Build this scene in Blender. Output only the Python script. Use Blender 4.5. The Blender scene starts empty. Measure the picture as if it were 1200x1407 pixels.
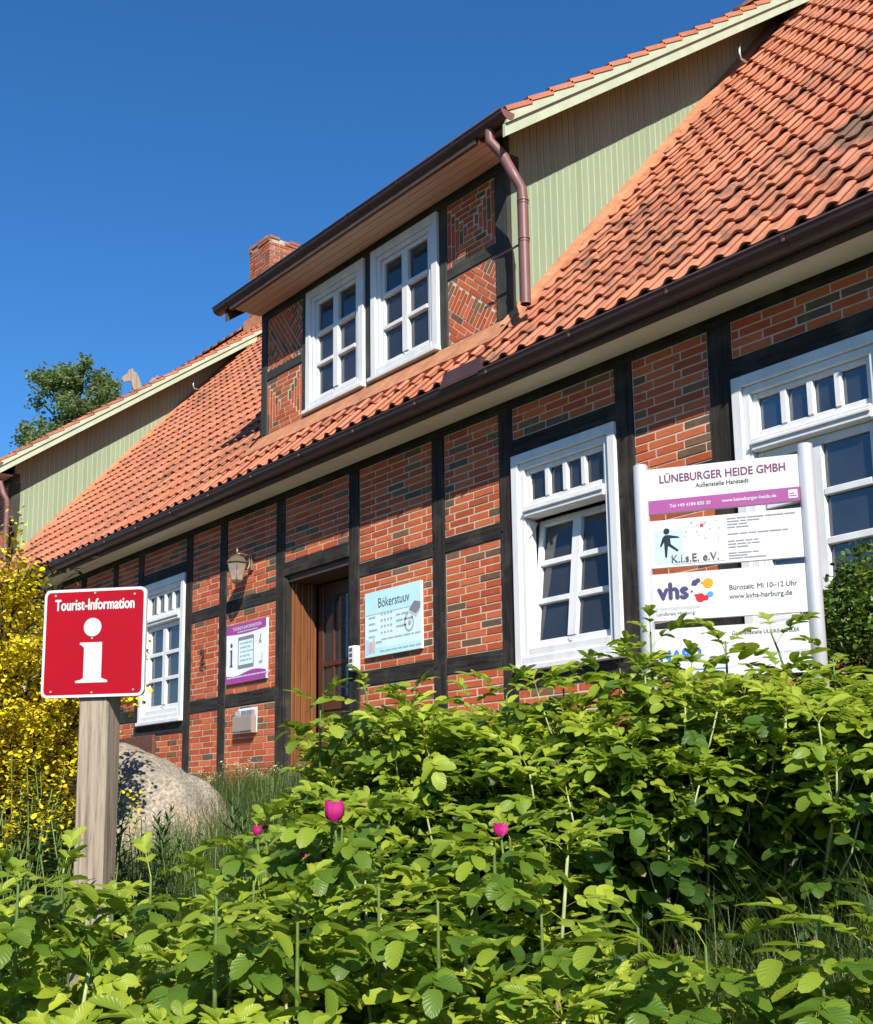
import bpy, math, random
import numpy as np
from mathutils import Vector, Matrix
random.seed(7); RNG = np.random.default_rng(11)
R = math.radians
SC = bpy.context.scene
COL = SC.collection

# ------------------------------------------------------------------ camera, sky, sun, exposure
CAM = np.array([0.0, -6.1427, 0.0])
c_r = np.array([0.63047, 0.77609, -0.013698]); c_u = np.array([0.14112, -0.09725, 0.98520]); c_f = np.array([-0.76328, 0.62308, 0.17083])
cd = bpy.data.cameras.new('camera'); cam = bpy.data.objects.new('camera', cd); COL.objects.link(cam)
M = Matrix(((c_r[0], c_u[0], -c_f[0], CAM[0]), (c_r[1], c_u[1], -c_f[1], CAM[1]), (c_r[2], c_u[2], -c_f[2], CAM[2]), (0, 0, 0, 1)))
cam.matrix_world = M
cd.sensor_fit = 'HORIZONTAL'; cd.sensor_width = 36.0; cd.lens = 48.0
cd.shift_y = (833.7 - 703.5) / 1200.0
cd.clip_start = 0.05; cd.clip_end = 3000
SC.camera = cam

SUN = Vector((1.8, -1.0, 1.5)).normalized()          # towards the sun
w = bpy.data.worlds.new('World'); SC.world = w; w.use_nodes = True
nt = w.node_tree; bg = nt.nodes['Background']
sky = nt.nodes.new('ShaderNodeTexSky'); sky.sky_type = 'NISHITA'; sky.sun_disc = False
sky.sun_elevation = math.asin(SUN.z); sky.sun_rotation = math.atan2(SUN.x, SUN.y)
sky.altitude = 100; sky.air_density = 1.0; sky.dust_density = 0.05; sky.ozone_density = 8.0
hs = nt.nodes.new('ShaderNodeHueSaturation'); hs.inputs['Saturation'].default_value = 1.15
nt.links.new(sky.outputs[0], hs.inputs['Color']); nt.links.new(hs.outputs[0], bg.inputs[0]); bg.inputs[1].default_value = 0.10
sl = bpy.data.lights.new('sun', 'SUN'); sl.energy = 5.0; sl.angle = R(0.53); sl.color = (1.0, 0.94, 0.84)
so = bpy.data.objects.new('sun', sl); COL.objects.link(so)
so.rotation_euler = (-SUN).to_track_quat('-Z', 'Y').to_euler(); so.location = (10, -10, 20)
SC.view_settings.view_transform = 'Standard'; SC.view_settings.look = 'None'
SC.view_settings.exposure = 0.7; SC.view_settings.gamma = 1.0
SC.view_settings.use_curve_mapping = False
SC.render.engine = 'CYCLES'
SC.cycles.use_denoising = True
SC.cycles.max_bounces = 8; SC.cycles.transparent_max_bounces = 12
SC.cycles.caustics_reflective = False; SC.cycles.caustics_refractive = False

# ------------------------------------------------------------------ helpers
def px_of(P):
    v = np.asarray(P, float) - CAM; d = v @ c_f
    return 600 + 1600 * (v @ c_r) / d, 833.7 - 1600 * (v @ c_u) / d, d
def ground_z(x, y):
    t = min(max((y + 6.3) / 5.0, 0), 1); t = t * t * (3 - 2 * t)
    return -1.5 + 1.5 * t
WL = {}
def reg(o, parent, origin):
    o.parent = parent
    if parent is not None: o.location = Vector(origin) - WL[parent.name]
    else: o.location = Vector(origin)
    WL[o.name] = Vector(origin); return o
def empty(name, loc, label, cat, group=None):
    o = bpy.data.objects.new(name, None); COL.objects.link(o); reg(o, None, loc); o.empty_display_size = 0.1
    return tag(o, label, cat, group)
def tag(o, label=None, cat=None, group=None, kind=None):
    if label: o['label'] = label
    if cat: o['category'] = cat
    if group: o['group'] = group
    if kind: o['kind'] = kind
    return o
def obj(name, mesh, parent=None, origin=(0, 0, 0), kind=None):
    o = bpy.data.objects.new(name, mesh); COL.objects.link(o); reg(o, parent, origin)
    if kind: o['kind'] = kind
    return o
class MB:
    def __init__(s): s.v = []; s.f = []; s.t = []
    def add(s, vs, fs, t=0.0):
        b = len(s.v); s.v.extend(tuple(map(float, p)) for p in vs); s.f.extend(tuple(b + i for i in f) for f in fs); s.t.extend([t] * len(vs)); return s
    def box(s, x0, x1, y0, y1, z0, z1, t=0.0):
        vs = [(x, y, z) for x in (x0, x1) for y in (y0, y1) for z in (z0, z1)]
        return s.add(vs, [(0, 1, 3, 2), (4, 6, 7, 5), (0, 4, 5, 1), (2, 3, 7, 6), (0, 2, 6, 4), (1, 5, 7, 3)], t)
    def prism(s, poly, fn, a, b, t=0.0):      # poly: 2-D points, fn(u,v,w)->3-D, extruded from w=a to w=b
        n = len(poly)
        vs = [fn(u, v, a) for u, v in poly] + [fn(u, v, b) for u, v in poly]
        fs = [tuple(range(n))[::-1], tuple(range(n, 2 * n))] + [(i, (i + 1) % n, n + (i + 1) % n, n + i) for i in range(n)]
        return s.add(vs, fs, t)
    def cbox(s, x0, x1, y0, y1, z0, z1, c=0.005, t=0.0):   # box with chamfered edges
        pts = []; fs = []
        xs, ys, zs = (x0, x1), (y0, y1), (z0, z1)
        idx = {}
        for i in (0, 1):
            for j in (0, 1):
                for k in (0, 1):
                    sx, sy, sz = (c if i == 0 else -c), (c if j == 0 else -c), (c if k == 0 else -c)
                    for a in range(3):
                        p = [xs[i] + sx, ys[j] + sy, zs[k] + sz]; p[a] = (xs[i], ys[j], zs[k])[a]
                        idx[(i, j, k, a)] = len(pts); pts.append(p)
        I = lambda i, j, k, a: idx[(i, j, k, a)]
        for i in (0, 1): fs.append((I(i, 0, 0, 0), I(i, 1, 0, 0), I(i, 1, 1, 0), I(i, 0, 1, 0)))
        for j in (0, 1): fs.append((I(0, j, 0, 1), I(1, j, 0, 1), I(1, j, 1, 1), I(0, j, 1, 1)))
        for k in (0, 1): fs.append((I(0, 0, k, 2), I(1, 0, k, 2), I(1, 1, k, 2), I(0, 1, k, 2)))
        for i in (0, 1):
            for j in (0, 1): fs.append((I(i, j, 0, 0), I(i, j, 1, 0), I(i, j, 1, 1), I(i, j, 0, 1)))
            for k in (0, 1): fs.append((I(i, 0, k, 0), I(i, 1, k, 0), I(i, 1, k, 2), I(i, 0, k, 2)))
        for j in (0, 1):
            for k in (0, 1): fs.append((I(0, j, k, 1), I(1, j, k, 1), I(1, j, k, 2), I(0, j, k, 2)))
        for i in (0, 1):
            for j in (0, 1):
                for k in (0, 1): fs.append((I(i, j, k, 0), I(i, j, k, 1), I(i, j, k, 2)))
        return s.add(pts, fs, t)
    def tube(s, pts, rad, n=8, t=0.0, cap=True):
        pts = [Vector(p) for p in pts]; m = len(pts)
        if not hasattr(rad, '__len__'): rad = [rad] * m
        vs = []; up = None
        for i, p in enumerate(pts):
            d = (pts[min(i + 1, m - 1)] - pts[max(i - 1, 0)]).normalized()
            if up is None:
                up = d.cross(Vector((0, 0, 1)));
                if up.length < 1e-3: up = d.cross(Vector((1, 0, 0)))
                up.normalize()
            up = (up - d * up.dot(d)).normalized(); q = d.cross(up)
            for k in range(n):
                a = 2 * math.pi * k / n; vs.append(p + (up * math.cos(a) + q * math.sin(a)) * rad[i])
        fs = [(i * n + k, i * n + (k + 1) % n, (i + 1) * n + (k + 1) % n, (i + 1) * n + k) for i in range(m - 1) for k in range(n)]
        if cap: fs += [tuple(range(n))[::-1], tuple(range((m - 1) * n, m * n))]
        return s.add(vs, fs, t)
    def mesh(s, name, mat, origin=(0, 0, 0), smooth=False, tint=False):
        o = Vector(origin); me = bpy.data.meshes.new(name)
        me.from_pydata([(p[0] - o.x, p[1] - o.y, p[2] - o.z) for p in s.v], [], s.f)
        me.materials.append(mat)
        import bmesh
        bm = bmesh.new(); bm.from_mesh(me); bmesh.ops.recalc_face_normals(bm, faces=bm.faces); bm.to_mesh(me); bm.free()
        if smooth: me.polygons.foreach_set('use_smooth', [True] * len(me.polygons))
        if tint:
            a = me.attributes.new('tint', 'FLOAT', 'POINT'); a.data.foreach_set('value', s.t)
        return me
    def build(s, name, mat, parent=None, origin=None, kind=None, smooth=False, tint=False):
        if origin is None: origin = WL[parent.name] if parent is not None else (0, 0, 0)
        return obj(name, s.mesh(name, mat, origin, smooth, tint), parent, origin, kind)
def tri_mesh(name, V, T, mat, tint=None, smooth=True, luv=None):
    me = bpy.data.meshes.new(name); V = np.ascontiguousarray(V, np.float32); T = np.ascontiguousarray(T, np.int32)
    me.vertices.add(len(V)); me.vertices.foreach_set('co', V.ravel())
    me.loops.add(T.size); me.loops.foreach_set('vertex_index', T.ravel())
    me.polygons.add(len(T)); me.polygons.foreach_set('loop_start', np.arange(0, T.size, 3, dtype=np.int32))
    me.polygons.foreach_set('use_smooth', np.full(len(T), smooth))
    me.update(calc_edges=True); me.materials.append(mat)
    if tint is not None:
        a = me.attributes.new('tint', 'FLOAT', 'POINT'); a.data.foreach_set('value', np.ascontiguousarray(tint, np.float32))
    if luv is not None:
        a = me.attributes.new('luv', 'FLOAT_VECTOR', 'POINT'); a.data.foreach_set('vector', np.ascontiguousarray(luv, np.float32).ravel())
    return me

# ------------------------------------------------------------------ materials
class NM:
    def __init__(s, name):
        s.m = bpy.data.materials.new(name); s.m.use_nodes = True; s.t = s.m.node_tree; s.n = s.t.nodes
        s.b = s.n['Principled BSDF']; s.out = s.n['Material Output']
    def node(s, t, **k):
        n = s.n.new(t)
        for a, v in k.items(): setattr(n, a, v)
        return n
    def link(s, a, b): s.t.links.new(a, b)
    def val(s, x, sock):
        if hasattr(x, 'is_output'): s.link(x, sock)
        else: sock.default_value = x
    def math(s, op, a, b=0.0, c=None, clamp=False):
        n = s.node('ShaderNodeMath', operation=op, use_clamp=clamp); s.val(a, n.inputs[0]); s.val(b, n.inputs[1])
        if c is not None: s.val(c, n.inputs[2])
        return n.outputs[0]
    def mix(s, f, a, b, mode='MIX'):
        n = s.node('ShaderNodeMix', data_type='RGBA', blend_type=mode); s.val(f, n.inputs[0])
        for x, i in ((a, 6), (b, 7)):
            s.val(x if hasattr(x, 'is_output') else (*x, 1.0), n.inputs[i])
        return n.outputs[2]
    def noise(s, scale, detail=4, rough=.55, vec=None, dist=0.0):
        n = s.node('ShaderNodeTexNoise'); n.inputs['Scale'].default_value = scale; n.inputs['Detail'].default_value = detail
        n.inputs['Roughness'].default_value = rough; n.inputs['Distortion'].default_value = dist
        if vec is not None: s.link(vec, n.inputs['Vector'])
        return n.outputs[0]
    def ramp(s, f, stops, interp='LINEAR'):
        n = s.node('ShaderNodeValToRGB'); s.link(f, n.inputs[0]); e = n.color_ramp; e.interpolation = interp
        while len(e.elements) < len(stops): e.elements.new(0.5)
        for el, (p, c) in zip(e.elements, stops): el.position = p; el.color = (*c, 1) if len(c) == 3 else c
        return n.outputs[0]
    def pos(s): return s.node('ShaderNodeNewGeometry').outputs['Position']
    def objco(s): return s.node('ShaderNodeTexCoord').outputs['Object']
    def mapping(s, vec, scale=(1, 1, 1), rot=(0, 0, 0)):
        n = s.node('ShaderNodeMapping'); n.inputs['Scale'].default_value = scale; n.inputs['Rotation'].default_value = rot; s.link(vec, n.inputs[0]); return n.outputs[0]
    def tint(s):
        a = s.node('ShaderNodeAttribute', attribute_name='tint'); o = s.node('ShaderNodeObjectInfo')
        return s.math('FRACT', s.math('ADD', a.outputs['Fac'], o.outputs['Random']))
    def attr(s): return s.node('ShaderNodeAttribute', attribute_name='tint').outputs['Fac']
    def rnd(s): return s.node('ShaderNodeObjectInfo').outputs['Random']
    def bump(s, h, strength=.3, dist=.01):
        n = s.node('ShaderNodeBump'); n.inputs['Strength'].default_value = strength; n.inputs['Distance'].default_value = dist
        s.link(h, n.inputs['Height']); s.link(n.outputs[0], s.b.inputs['Normal']); return n.outputs[0]
    def base(s, c, rough=.6, spec=.3, metal=0.0):
        s.val(c if hasattr(c, 'is_output') else (*c, 1), s.b.inputs['Base Color']); s.val(rough, s.b.inputs['Roughness'])
        s.b.inputs['Specular IOR Level'].default_value = spec; s.b.inputs['Metallic'].default_value = metal; return s.m
MT = {}
def flat(name, c, rough=.5, spec=.3, metal=0.0, var=.12, nscale=6.0, bump=0.0):
    m = NM(name); n = m.noise(nscale, 5, .6, m.pos())
    dark = tuple(x * (1 - var) for x in c); lite = tuple(min(1, x * (1 + var)) for x in c)
    m.base(m.ramp(n, [(.3, dark), (.7, lite)]), rough, spec, metal)
    if bump: m.bump(m.noise(nscale * 12, 3, .6, m.pos()), bump, .003)
    MT[name] = m.m; return m.m
# bricks
m = NM('brick'); t = m.tint()
c = m.ramp(t, [(0, (.47, .090, .032)), (.18, (.54, .125, .045)), (.34, (.43, .080, .032)), (.5, (.57, .14, .055)), (.64, (.50, .105, .042)), (.78, (.40, .085, .038)), (.84, (.15, .085, .05)), (.90, (.12, .085, .055)), (.95, (.20, .11, .06))], 'CONSTANT')
n1 = m.noise(38, 5, .65, m.pos()); n2 = m.noise(9, 3, .6, m.pos())
c = m.mix(m.math('MULTIPLY', m.ramp(n1, [(.52, (0, 0, 0)), (.75, (1, 1, 1))]), .55), c, (.17, .075, .045))
c = m.mix(m.math('MULTIPLY', m.ramp(n2, [(.55, (0, 0, 0)), (.8, (1, 1, 1))]), .35), c, (.55, .24, .13))
c = m.mix(m.math('MULTIPLY', m.ramp(m.noise(1.4, 6, .7, m.pos()), [(.48, (0, 0, 0)), (.72, (1, 1, 1))]), .38), c, (.16, .075, .05))
m.base(c, .85, .15); m.bump(m.noise(140, 4, .6, m.pos()), .7, .005); MT['brick'] = m.m
m = NM('chimney_brick'); t = m.tint()
c = m.ramp(t, [(0, (.30, .085, .045)), (.3, (.38, .13, .07)), (.6, (.26, .08, .05)), (.8, (.2, .09, .06))], 'CONSTANT')
c = m.mix(m.math('MULTIPLY', m.ramp(m.noise(3.5, 5, .7, m.pos()), [(.45, (0, 0, 0)), (.7, (1, 1, 1))]), .6), c, (.33, .25, .2))
m.base(c, .9, .1); MT['chimney_brick'] = m.m
flat('mortar', (.54, .46, .335), .95, .1, var=.16, nscale=14, bump=.4)
flat('old_mortar', (.40, .33, .26), .95, .1, var=.3, nscale=9, bump=.5)
m = NM('flashing_mortar'); p = m.pos(); a = m.noise(5, 6, .7, p); b = m.noise(18, 5, .7, p)
c = m.ramp(a, [(.3, (.30, .125, .07)), (.5, (.42, .18, .095)), (.7, (.50, .24, .13))]); c = m.mix(m.math('MULTIPLY', m.ramp(b, [(.56, (0, 0, 0)), (.68, (1, 1, 1))]), .6), c, (.46, .36, .24)); c = m.mix(m.math('MULTIPLY', m.ramp(m.noise(9, 5, .7, p), [(.55, (0, 0, 0)), (.7, (1, 1, 1))]), .5), c, (.16, .09, .06))
m.base(c, .9, .1); m.bump(b, .8, .01); MT['flashing_mortar'] = m.m
# timber
def timber(name, rot, base=(.012, .010, .009), lite=(.062, .052, .043)):
    m = NM(name); v = m.mapping(m.pos(), (1, 1, 1), rot); v = m.mapping(v, (26, 26, 1.4))
    g = m.noise(1.6, 7, .7, v, .3); g2 = m.noise(3.2, 4, .6, m.pos())
    c = m.ramp(g, [(.38, base), (.62, tuple((a + b) / 2 for a, b in zip(base, lite))), (.8, lite)])
    c = m.mix(m.math('MULTIPLY', m.ramp(g2, [(.5, (0, 0, 0)), (.75, (1, 1, 1))]), .6), c, tuple(x * 1.5 for x in lite))
    m.base(c, .8, .2); m.bump(g, .9, .008); MT[name] = m.m
timber('timber_upright', (0, 0, 0)); timber('timber_level', (0, R(90), 0))
timber('dormer_timber_upright', (0, 0, 0), (.034, .035, .031), (.064, .064, .056)); timber('dormer_timber_level', (0, R(90), 0), (.034, .035, .031), (.064, .064, .056))
# roof tiles
def tile_mat(name, extra):
    m = NM(name); t = m.tint(); p = m.pos()
    c = m.ramp(t, [(0, (.42, .145, .078)), (.2, (.51, .195, .105)), (.4, (.46, .16, .085)), (.6, (.54, .215, .125)), (.8, (.48, .185, .105)), (1, (.38, .13, .075))])
    c = m.mix(m.math('MULTIPLY', m.ramp(m.noise(16, 5, .7, p), [(.5, (0, 0, 0)), (.72, (1, 1, 1))]), .35), c, (.33, .12, .07))
    big = m.noise(.62, 4, .6, p); mid = m.noise(5.0, 5, .65, m.mapping(p, (1.6, 1, .8)))
    st = m.math('MULTIPLY', m.ramp(big, [(.47, (0, 0, 0)), (.66, (1, 1, 1))]), m.ramp(mid, [(.42, (0, 0, 0)), (.62, (1, 1, 1))]))
    if extra:   # a sooty, lichen-grown patch on this part of the roof
        sx = m.node('ShaderNodeSeparateXYZ'); m.link(p, sx.inputs[0])
        for ox, oz, rx, rz, nsc, lo, hi, amt in ((3.55, 4.42, .50, .34, 6.0, .30, .48, 1.0), (4.2, 4.15, 1.5, .75, 5.5, .46, .60, .75), (13.0, 4.6, 2.5, 1.0, 5.0, .52, .66, .6)):
            dx = m.math('DIVIDE', m.math('ADD', sx.outputs[0], ox), rx); dz = m.math('DIVIDE', m.math('SUBTRACT', sx.outputs[2], oz), rz)
            e = m.math('ADD', m.math('MULTIPLY', dx, dx), m.math('MULTIPLY', dz, dz))
            k = m.math('MULTIPLY', m.math('SUBTRACT', 1.0, e, clamp=True), 1.8, clamp=True)
            k = m.math('MULTIPLY', m.math('MULTIPLY', k, m.ramp(m.noise(nsc, 5, .7, m.mapping(p, (1.5, .8, .8))), [(lo, (0, 0, 0)), (hi, (1, 1, 1))])), amt)
            st = m.math('MAXIMUM', st, k)
    stk = m.noise(1.6, 6, .7, m.mapping(p, (7, .8, .8))); c = m.mix(m.math('MULTIPLY', m.ramp(stk, [(.48, (0, 0, 0)), (.72, (1, 1, 1))]), .42), c, (.22, .10, .065))
    c = m.mix(m.math('MULTIPLY', st, .82), c, (.085, .07, .055))
    c = m.mix(m.math('MULTIPLY', m.ramp(m.noise(30, 3, .6, p), [(.66, (0, 0, 0)), (.72, (1, 1, 1))]), .5), c, (.5, .42, .28))
    m.base(c, .8, .2); m.bump(m.noise(90, 4, .6, p), .35, .004); MT[name] = m.m
tile_mat('tile', True)
flat('underlay', (.05, .035, .03), .9, .1)
# paint
m = NM('white_paint'); p = m.pos(); a = m.noise(2.5, 6, .7, m.mapping(p, (3, 3, .7))); b = m.noise(30, 4, .7, p)
c = m.ramp(a, [(.35, (.60, .60, .58)), (.6, (.70, .70, .69))]); c = m.mix(m.math('MULTIPLY', m.ramp(b, [(.62, (0, 0, 0)), (.78, (1, 1, 1))]), .35), c, (.42, .40, .36))
m.base(c, .42, .4); m.bump(b, .08, .003); MT['white_paint'] = m.m
flat('cream_paint', (.78, .75, .62), .6, .3, var=.06, nscale=3, bump=.1)
m = NM('green_board'); p = m.pos()
c = m.ramp(m.tint(), [(0, (.225, .285, .180)), (.5, (.245, .305, .195)), (1, (.21, .27, .168))])
c = m.mix(m.math('MULTIPLY', m.ramp(m.noise(2.0, 6, .7, m.mapping(p, (6, 6, .6))), [(.45, (0, 0, 0)), (.8, (1, 1, 1))]), .4), c, (.17, .20, .125))
m.base(c, .65, .25); m.bump(m.noise(4, 5, .6, m.mapping(p, (30, 30, 1.5))), .25, .004); MT['green_board'] = m.m
flat('pale_groove', (.42, .47, .33), .6, .3, var=.12, nscale=9)
flat('verge_paint', (.40, .45, .32), .6, .3, var=.1, nscale=5, bump=.1)
m = NM('soffit_wood'); p = m.pos(); g = m.noise(2, 6, .65, m.mapping(p, (1.2, 30, 30)))
m.base(m.ramp(g, [(.3, (.44, .33, .26)), (.7, (.60, .48, .40))]), .6, .3); MT['soffit_wood'] = m.m
flat('brown_metal', (.062, .031, .028), .42, .45, var=.18, nscale=5)
flat('brown_pipe', (.17, .078, .070), .45, .4, var=.1, nscale=6)
flat('aluminium', (.56, .56, .57), .34, .5, .35, var=.03)
flat('zinc', (.55, .56, .57), .4, .5, .6)
flat('brass', (.22, .17, .11), .45, .5, .55, var=.25, nscale=12)
flat('black_metal', (.02, .02, .02), .45, .4)
flat('rust_metal', (.12, .05, .03), .7, .3, var=.3, nscale=30)
flat('screw', (.5, .42, .34), .4, .5, .5)
for nm, cc in dict(sign_white=(.54, .55, .55), sign_red=(.31, .0015, .010), sign_purple=(.34, .06, .30), sign_lilac=(.30, .075, .24), text_purple=(.16, .05, .12), text_grey=(.09, .095, .10), text_pale=(.38, .42, .43), text_blue=(.03, .17, .55),
                   board_white=(.80, .80, .80), sign_cyan=(.50, .77, .80), sign_palecyan=(.66, .83, .84), navy=(.06, .055, .13), orange=(.60, .28, .02), red=(.50, .02, .035), blue=(.08, .26, .62), skyblue=(.42, .60, .76), ink=(.02, .025, .03), sketch=(.22, .22, .25), skin=(.62, .42, .34), plastic_white=(.75, .75, .73)).items():
    flat(nm, cc, .5, .18, var=.08, nscale=4)
# glass: a thin pane, clear with a mirror coat that grows at grazing angles
m = NM('glass'); m.n.remove(m.b)
fr = m.node('ShaderNodeFresnel'); fr.inputs['IOR'].default_value = 1.55
tr = m.node('ShaderNodeBsdfTransparent'); tr.inputs[0].default_value = (.80, .84, .86, 1)
gl = m.node('ShaderNodeBsdfGlossy'); gl.inputs['Roughness'].default_value = .015; gl.inputs[0].default_value = (.95, .97, 1, 1)
mx = m.node('ShaderNodeMixShader'); m.link(m.math('MULTIPLY', fr.outputs[0], 1.35, clamp=True), mx.inputs[0]); m.link(tr.outputs[0], mx.inputs[1]); m.link(gl.outputs[0], mx.inputs[2]); dd = m.node('ShaderNodeBsdfDiffuse'); dd.inputs[0].default_value = (.55, .56, .58, 1); m2 = m.node('ShaderNodeMixShader'); m.link(m.math('ADD', .015, m.math('MULTIPLY', m.noise(3.0, 5, .7, m.pos()), .055)), m2.inputs[0]); m.link(mx.outputs[0], m2.inputs[1]); m.link(dd.outputs[0], m2.inputs[2]); m.link(m2.outputs[0], m.out.inputs[0])
bp = m.node('ShaderNodeBump'); bp.inputs['Strength'].default_value = .04; bp.inputs['Distance'].default_value = .02; m.link(m.noise(1.7, 2, .5, m.pos()), bp.inputs['Height']); m.link(bp.outputs[0], gl.inputs['Normal']); MT['glass'] = m.m
m = NM('lamp_glass'); m.n.remove(m.b)
tr = m.node('ShaderNodeBsdfTransparent'); tr.inputs[0].default_value = (.9, .85, .8, 1); df = m.node('ShaderNodeBsdfPrincipled'); df.inputs['Base Color'].default_value = (.45, .36, .30, 1); df.inputs['Roughness'].default_value = .25
mx = m.node('ShaderNodeMixShader'); mx.inputs[0].default_value = .55; m.link(tr.outputs[0], mx.inputs[1]); m.link(df.outputs[0], mx.inputs[2]); m.link(mx.outputs[0], m.out.inputs[0]); MT['lamp_glass'] = m.m
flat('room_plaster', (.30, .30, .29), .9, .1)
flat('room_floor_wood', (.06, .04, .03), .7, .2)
flat('curtain_cloth', (.84, .84, .82), .9, .1, var=.05)
m = NM('door_wood'); p = m.pos(); g = m.noise(2, 6, .65, m.mapping(p, (22, 22, 1.2)), .4)
m.base(m.ramp(g, [(.3, (.12, .045, .015)), (.7, (.23, .09, .030))]), .42, .4); MT['door_wood'] = m.m
m = NM('shaded_door_wood'); p = m.pos(); g = m.noise(2, 6, .65, m.mapping(p, (22, 22, 1.2)), .4)
m.base(m.ramp(g, [(.3, (.055, .020, .010)), (.7, (.10, .040, .018))]), .42, .4); MT['shaded_door_wood'] = m.m  # door wood darkened: the lintel's shade on the leaf is put into the colour
m = NM('jamb_wood'); p = m.pos(); g = m.noise(2, 6, .65, m.mapping(p, (22, 22, 1.2)), .4)
m.base(m.ramp(g, [(.3, (.055, .032, .022)), (.7, (.10, .06, .04))]), .6, .3); MT['jamb_wood'] = m.m
# weathered post with rings and a knot
m = NM('post_wood'); p = m.objco(); v = m.mapping(p, (30, 30, 1.6)); g = m.noise(1.5, 7, .7, v, .5)
kn = m.node('ShaderNodeTexWave', wave_type='RINGS', rings_direction='SPHERICAL'); kn.inputs['Scale'].default_value = 9; kn.inputs['Distortion'].default_value = 2.0
mp = m.node('ShaderNodeMapping'); mp.inputs['Location'].default_value = (.0, .06, -.40); m.link(p, mp.inputs[0]); mp2 = m.mapping(mp.outputs[0], (4.5, 4.5, 2.6)); m.link(mp2, kn.inputs['Vector'])
ln = m.node('ShaderNodeVectorMath', operation='LENGTH'); m.link(mp2, ln.inputs[0])
near = m.math('SUBTRACT', 1.0, m.math('DIVIDE', ln.outputs['Value'], .32), clamp=True)
c = m.ramp(g, [(.30, (.10, .075, .055)), (.45, (.27, .215, .16)), (.62, (.38, .31, .24)), (.8, (.48, .41, .33))])
c = m.mix(m.math('MULTIPLY', m.math('MULTIPLY', near, 1.6, clamp=True), kn.outputs['Fac']), c, (.13, .085, .06))
m.base(c, .85, .15); m.bump(g, .6, .005); MT['post_wood'] = m.m
# stone
m = NM('boulder_stone'); p = m.pos(); a = m.noise(6, 8, .7, p); b = m.noise(45, 4, .7, p); d = m.noise(2.2, 4, .6, p)
c = m.ramp(b, [(.35, (.15, .13, .105)), (.5, (.31, .265, .205)), (.66, (.48, .41, .31))])
c = m.mix(m.math('MULTIPLY', m.ramp(a, [(.45, (0, 0, 0)), (.65, (1, 1, 1))]), .55), c, (.17, .16, .14))
c = m.mix(m.math('MULTIPLY', m.ramp(d, [(.5, (0, 0, 0)), (.7, (1, 1, 1))]), .65), c, (.44, .32, .19))
m.base(c, .9, .15); m.bump(m.math('ADD', a, m.math('MULTIPLY', b, .35)), .8, .03); MT['boulder_stone'] = m.m
m = NM('soil'); p = m.pos(); a = m.noise(1.3, 6, .65, p); b = m.noise(26, 5, .7, p)
m.base(m.mix(m.ramp(a, [(.4, (0, 0, 0)), (.6, (1, 1, 1))]), m.ramp(b, [(.3, (.035, .028, .018)), (.7, (.085, .065, .042))]), m.ramp(b, [(.3, (.03, .05, .015)), (.7, (.075, .11, .035))])), .95, .1); m.bump(b, .8, .03); MT['soil'] = m.m
flat('bounce_surface', (.32, .29, .24), .9, .15, var=.15, nscale=4, bump=.3)  # pale surface of the added light-bouncing strip
flat('asphalt', (.06, .06, .06), .9, .2, var=.2, nscale=20, bump=.4)
# foliage
def leaf_mat(name, stops, rough=.42, trans=.32, spec=.4, tcol=(.30, .42, .04), nb=220, veins=False):
    m = NM(name); t = m.attr(); t = m.math('FRACT', m.math('ADD', t, m.math('MULTIPLY', m.rnd(), .0)))
    c = m.ramp(t, stops); n = m.noise(60, 3, .6, m.pos()); c = m.mix(m.math('MULTIPLY', n, .35), c, m.mix(.5, c, (.02, .035, .008)))
    m.base(c, rough, spec); 
    if veins:      # pleats that run from the midrib to the margin
        sx = m.node('ShaderNodeSeparateXYZ'); m.link(m.node('ShaderNodeAttribute', attribute_name='luv').outputs['Vector'], sx.inputs[0])
        wv = m.math('SINE', m.math('MULTIPLY', m.math('SUBTRACT', sx.outputs[0], m.math('MULTIPLY', sx.outputs[1], .28)), 44.0))
        hgt = m.math('ADD', m.math('MULTIPLY', wv, m.math('MULTIPLY', sx.outputs[1], 2.0, clamp=True)), m.math('MULTIPLY', m.noise(260, 2, .5, m.pos()), .5)); bn = m.bump(hgt, .34, .0012)
    else: bn = m.bump(m.noise(nb, 2, .5, m.pos()), .35, .003)
    tl = m.node('ShaderNodeBsdfTranslucent'); m.link(m.mix(.55, c, tcol, 'MIX'), tl.inputs[0])
    mx = m.node('ShaderNodeMixShader'); mx.inputs[0].default_value = trans; m.link(m.b.outputs[0], mx.inputs[1]); m.link(tl.outputs[0], mx.inputs[2]); m.link(mx.outputs[0], m.out.inputs[0]); MT[name] = m.m
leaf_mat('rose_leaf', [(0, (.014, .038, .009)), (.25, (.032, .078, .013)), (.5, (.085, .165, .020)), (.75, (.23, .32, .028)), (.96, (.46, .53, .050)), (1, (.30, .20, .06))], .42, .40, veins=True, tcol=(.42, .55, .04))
leaf_mat('weed_leaf', [(0, (.020, .045, .012)), (.5, (.05, .10, .022)), (1, (.10, .165, .04))])
leaf_mat('lily_leaf', [(0, (.02, .055, .018)), (1, (.05, .105, .03))], .35)
leaf_mat('grass_blade', [(0, (.03, .06, .012)), (.6, (.075, .13, .03)), (.9, (.14, .18, .05)), (1, (.26, .22, .11))])
leaf_mat('broom_flower', [(0, (.045, .075, .014)), (.28, (.07, .11, .02)), (.30, (.56, .43, .012)), (.7, (.68, .56, .015)), (1, (.74, .66, .05))], .6, .25, .2, (.8, .6, .02))
leaf_mat('pale_flower', [(0, (.55, .58, .22)), (1, (.78, .76, .45))], .6, .3, .2, (.7, .7, .3))
leaf_mat('dark_leaf', [(0, (.012, .018, .010)), (.6, (.03, .045, .018)), (1, (.065, .07, .03))], .45, .2, .35, (.1, .14, .03))
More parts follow.
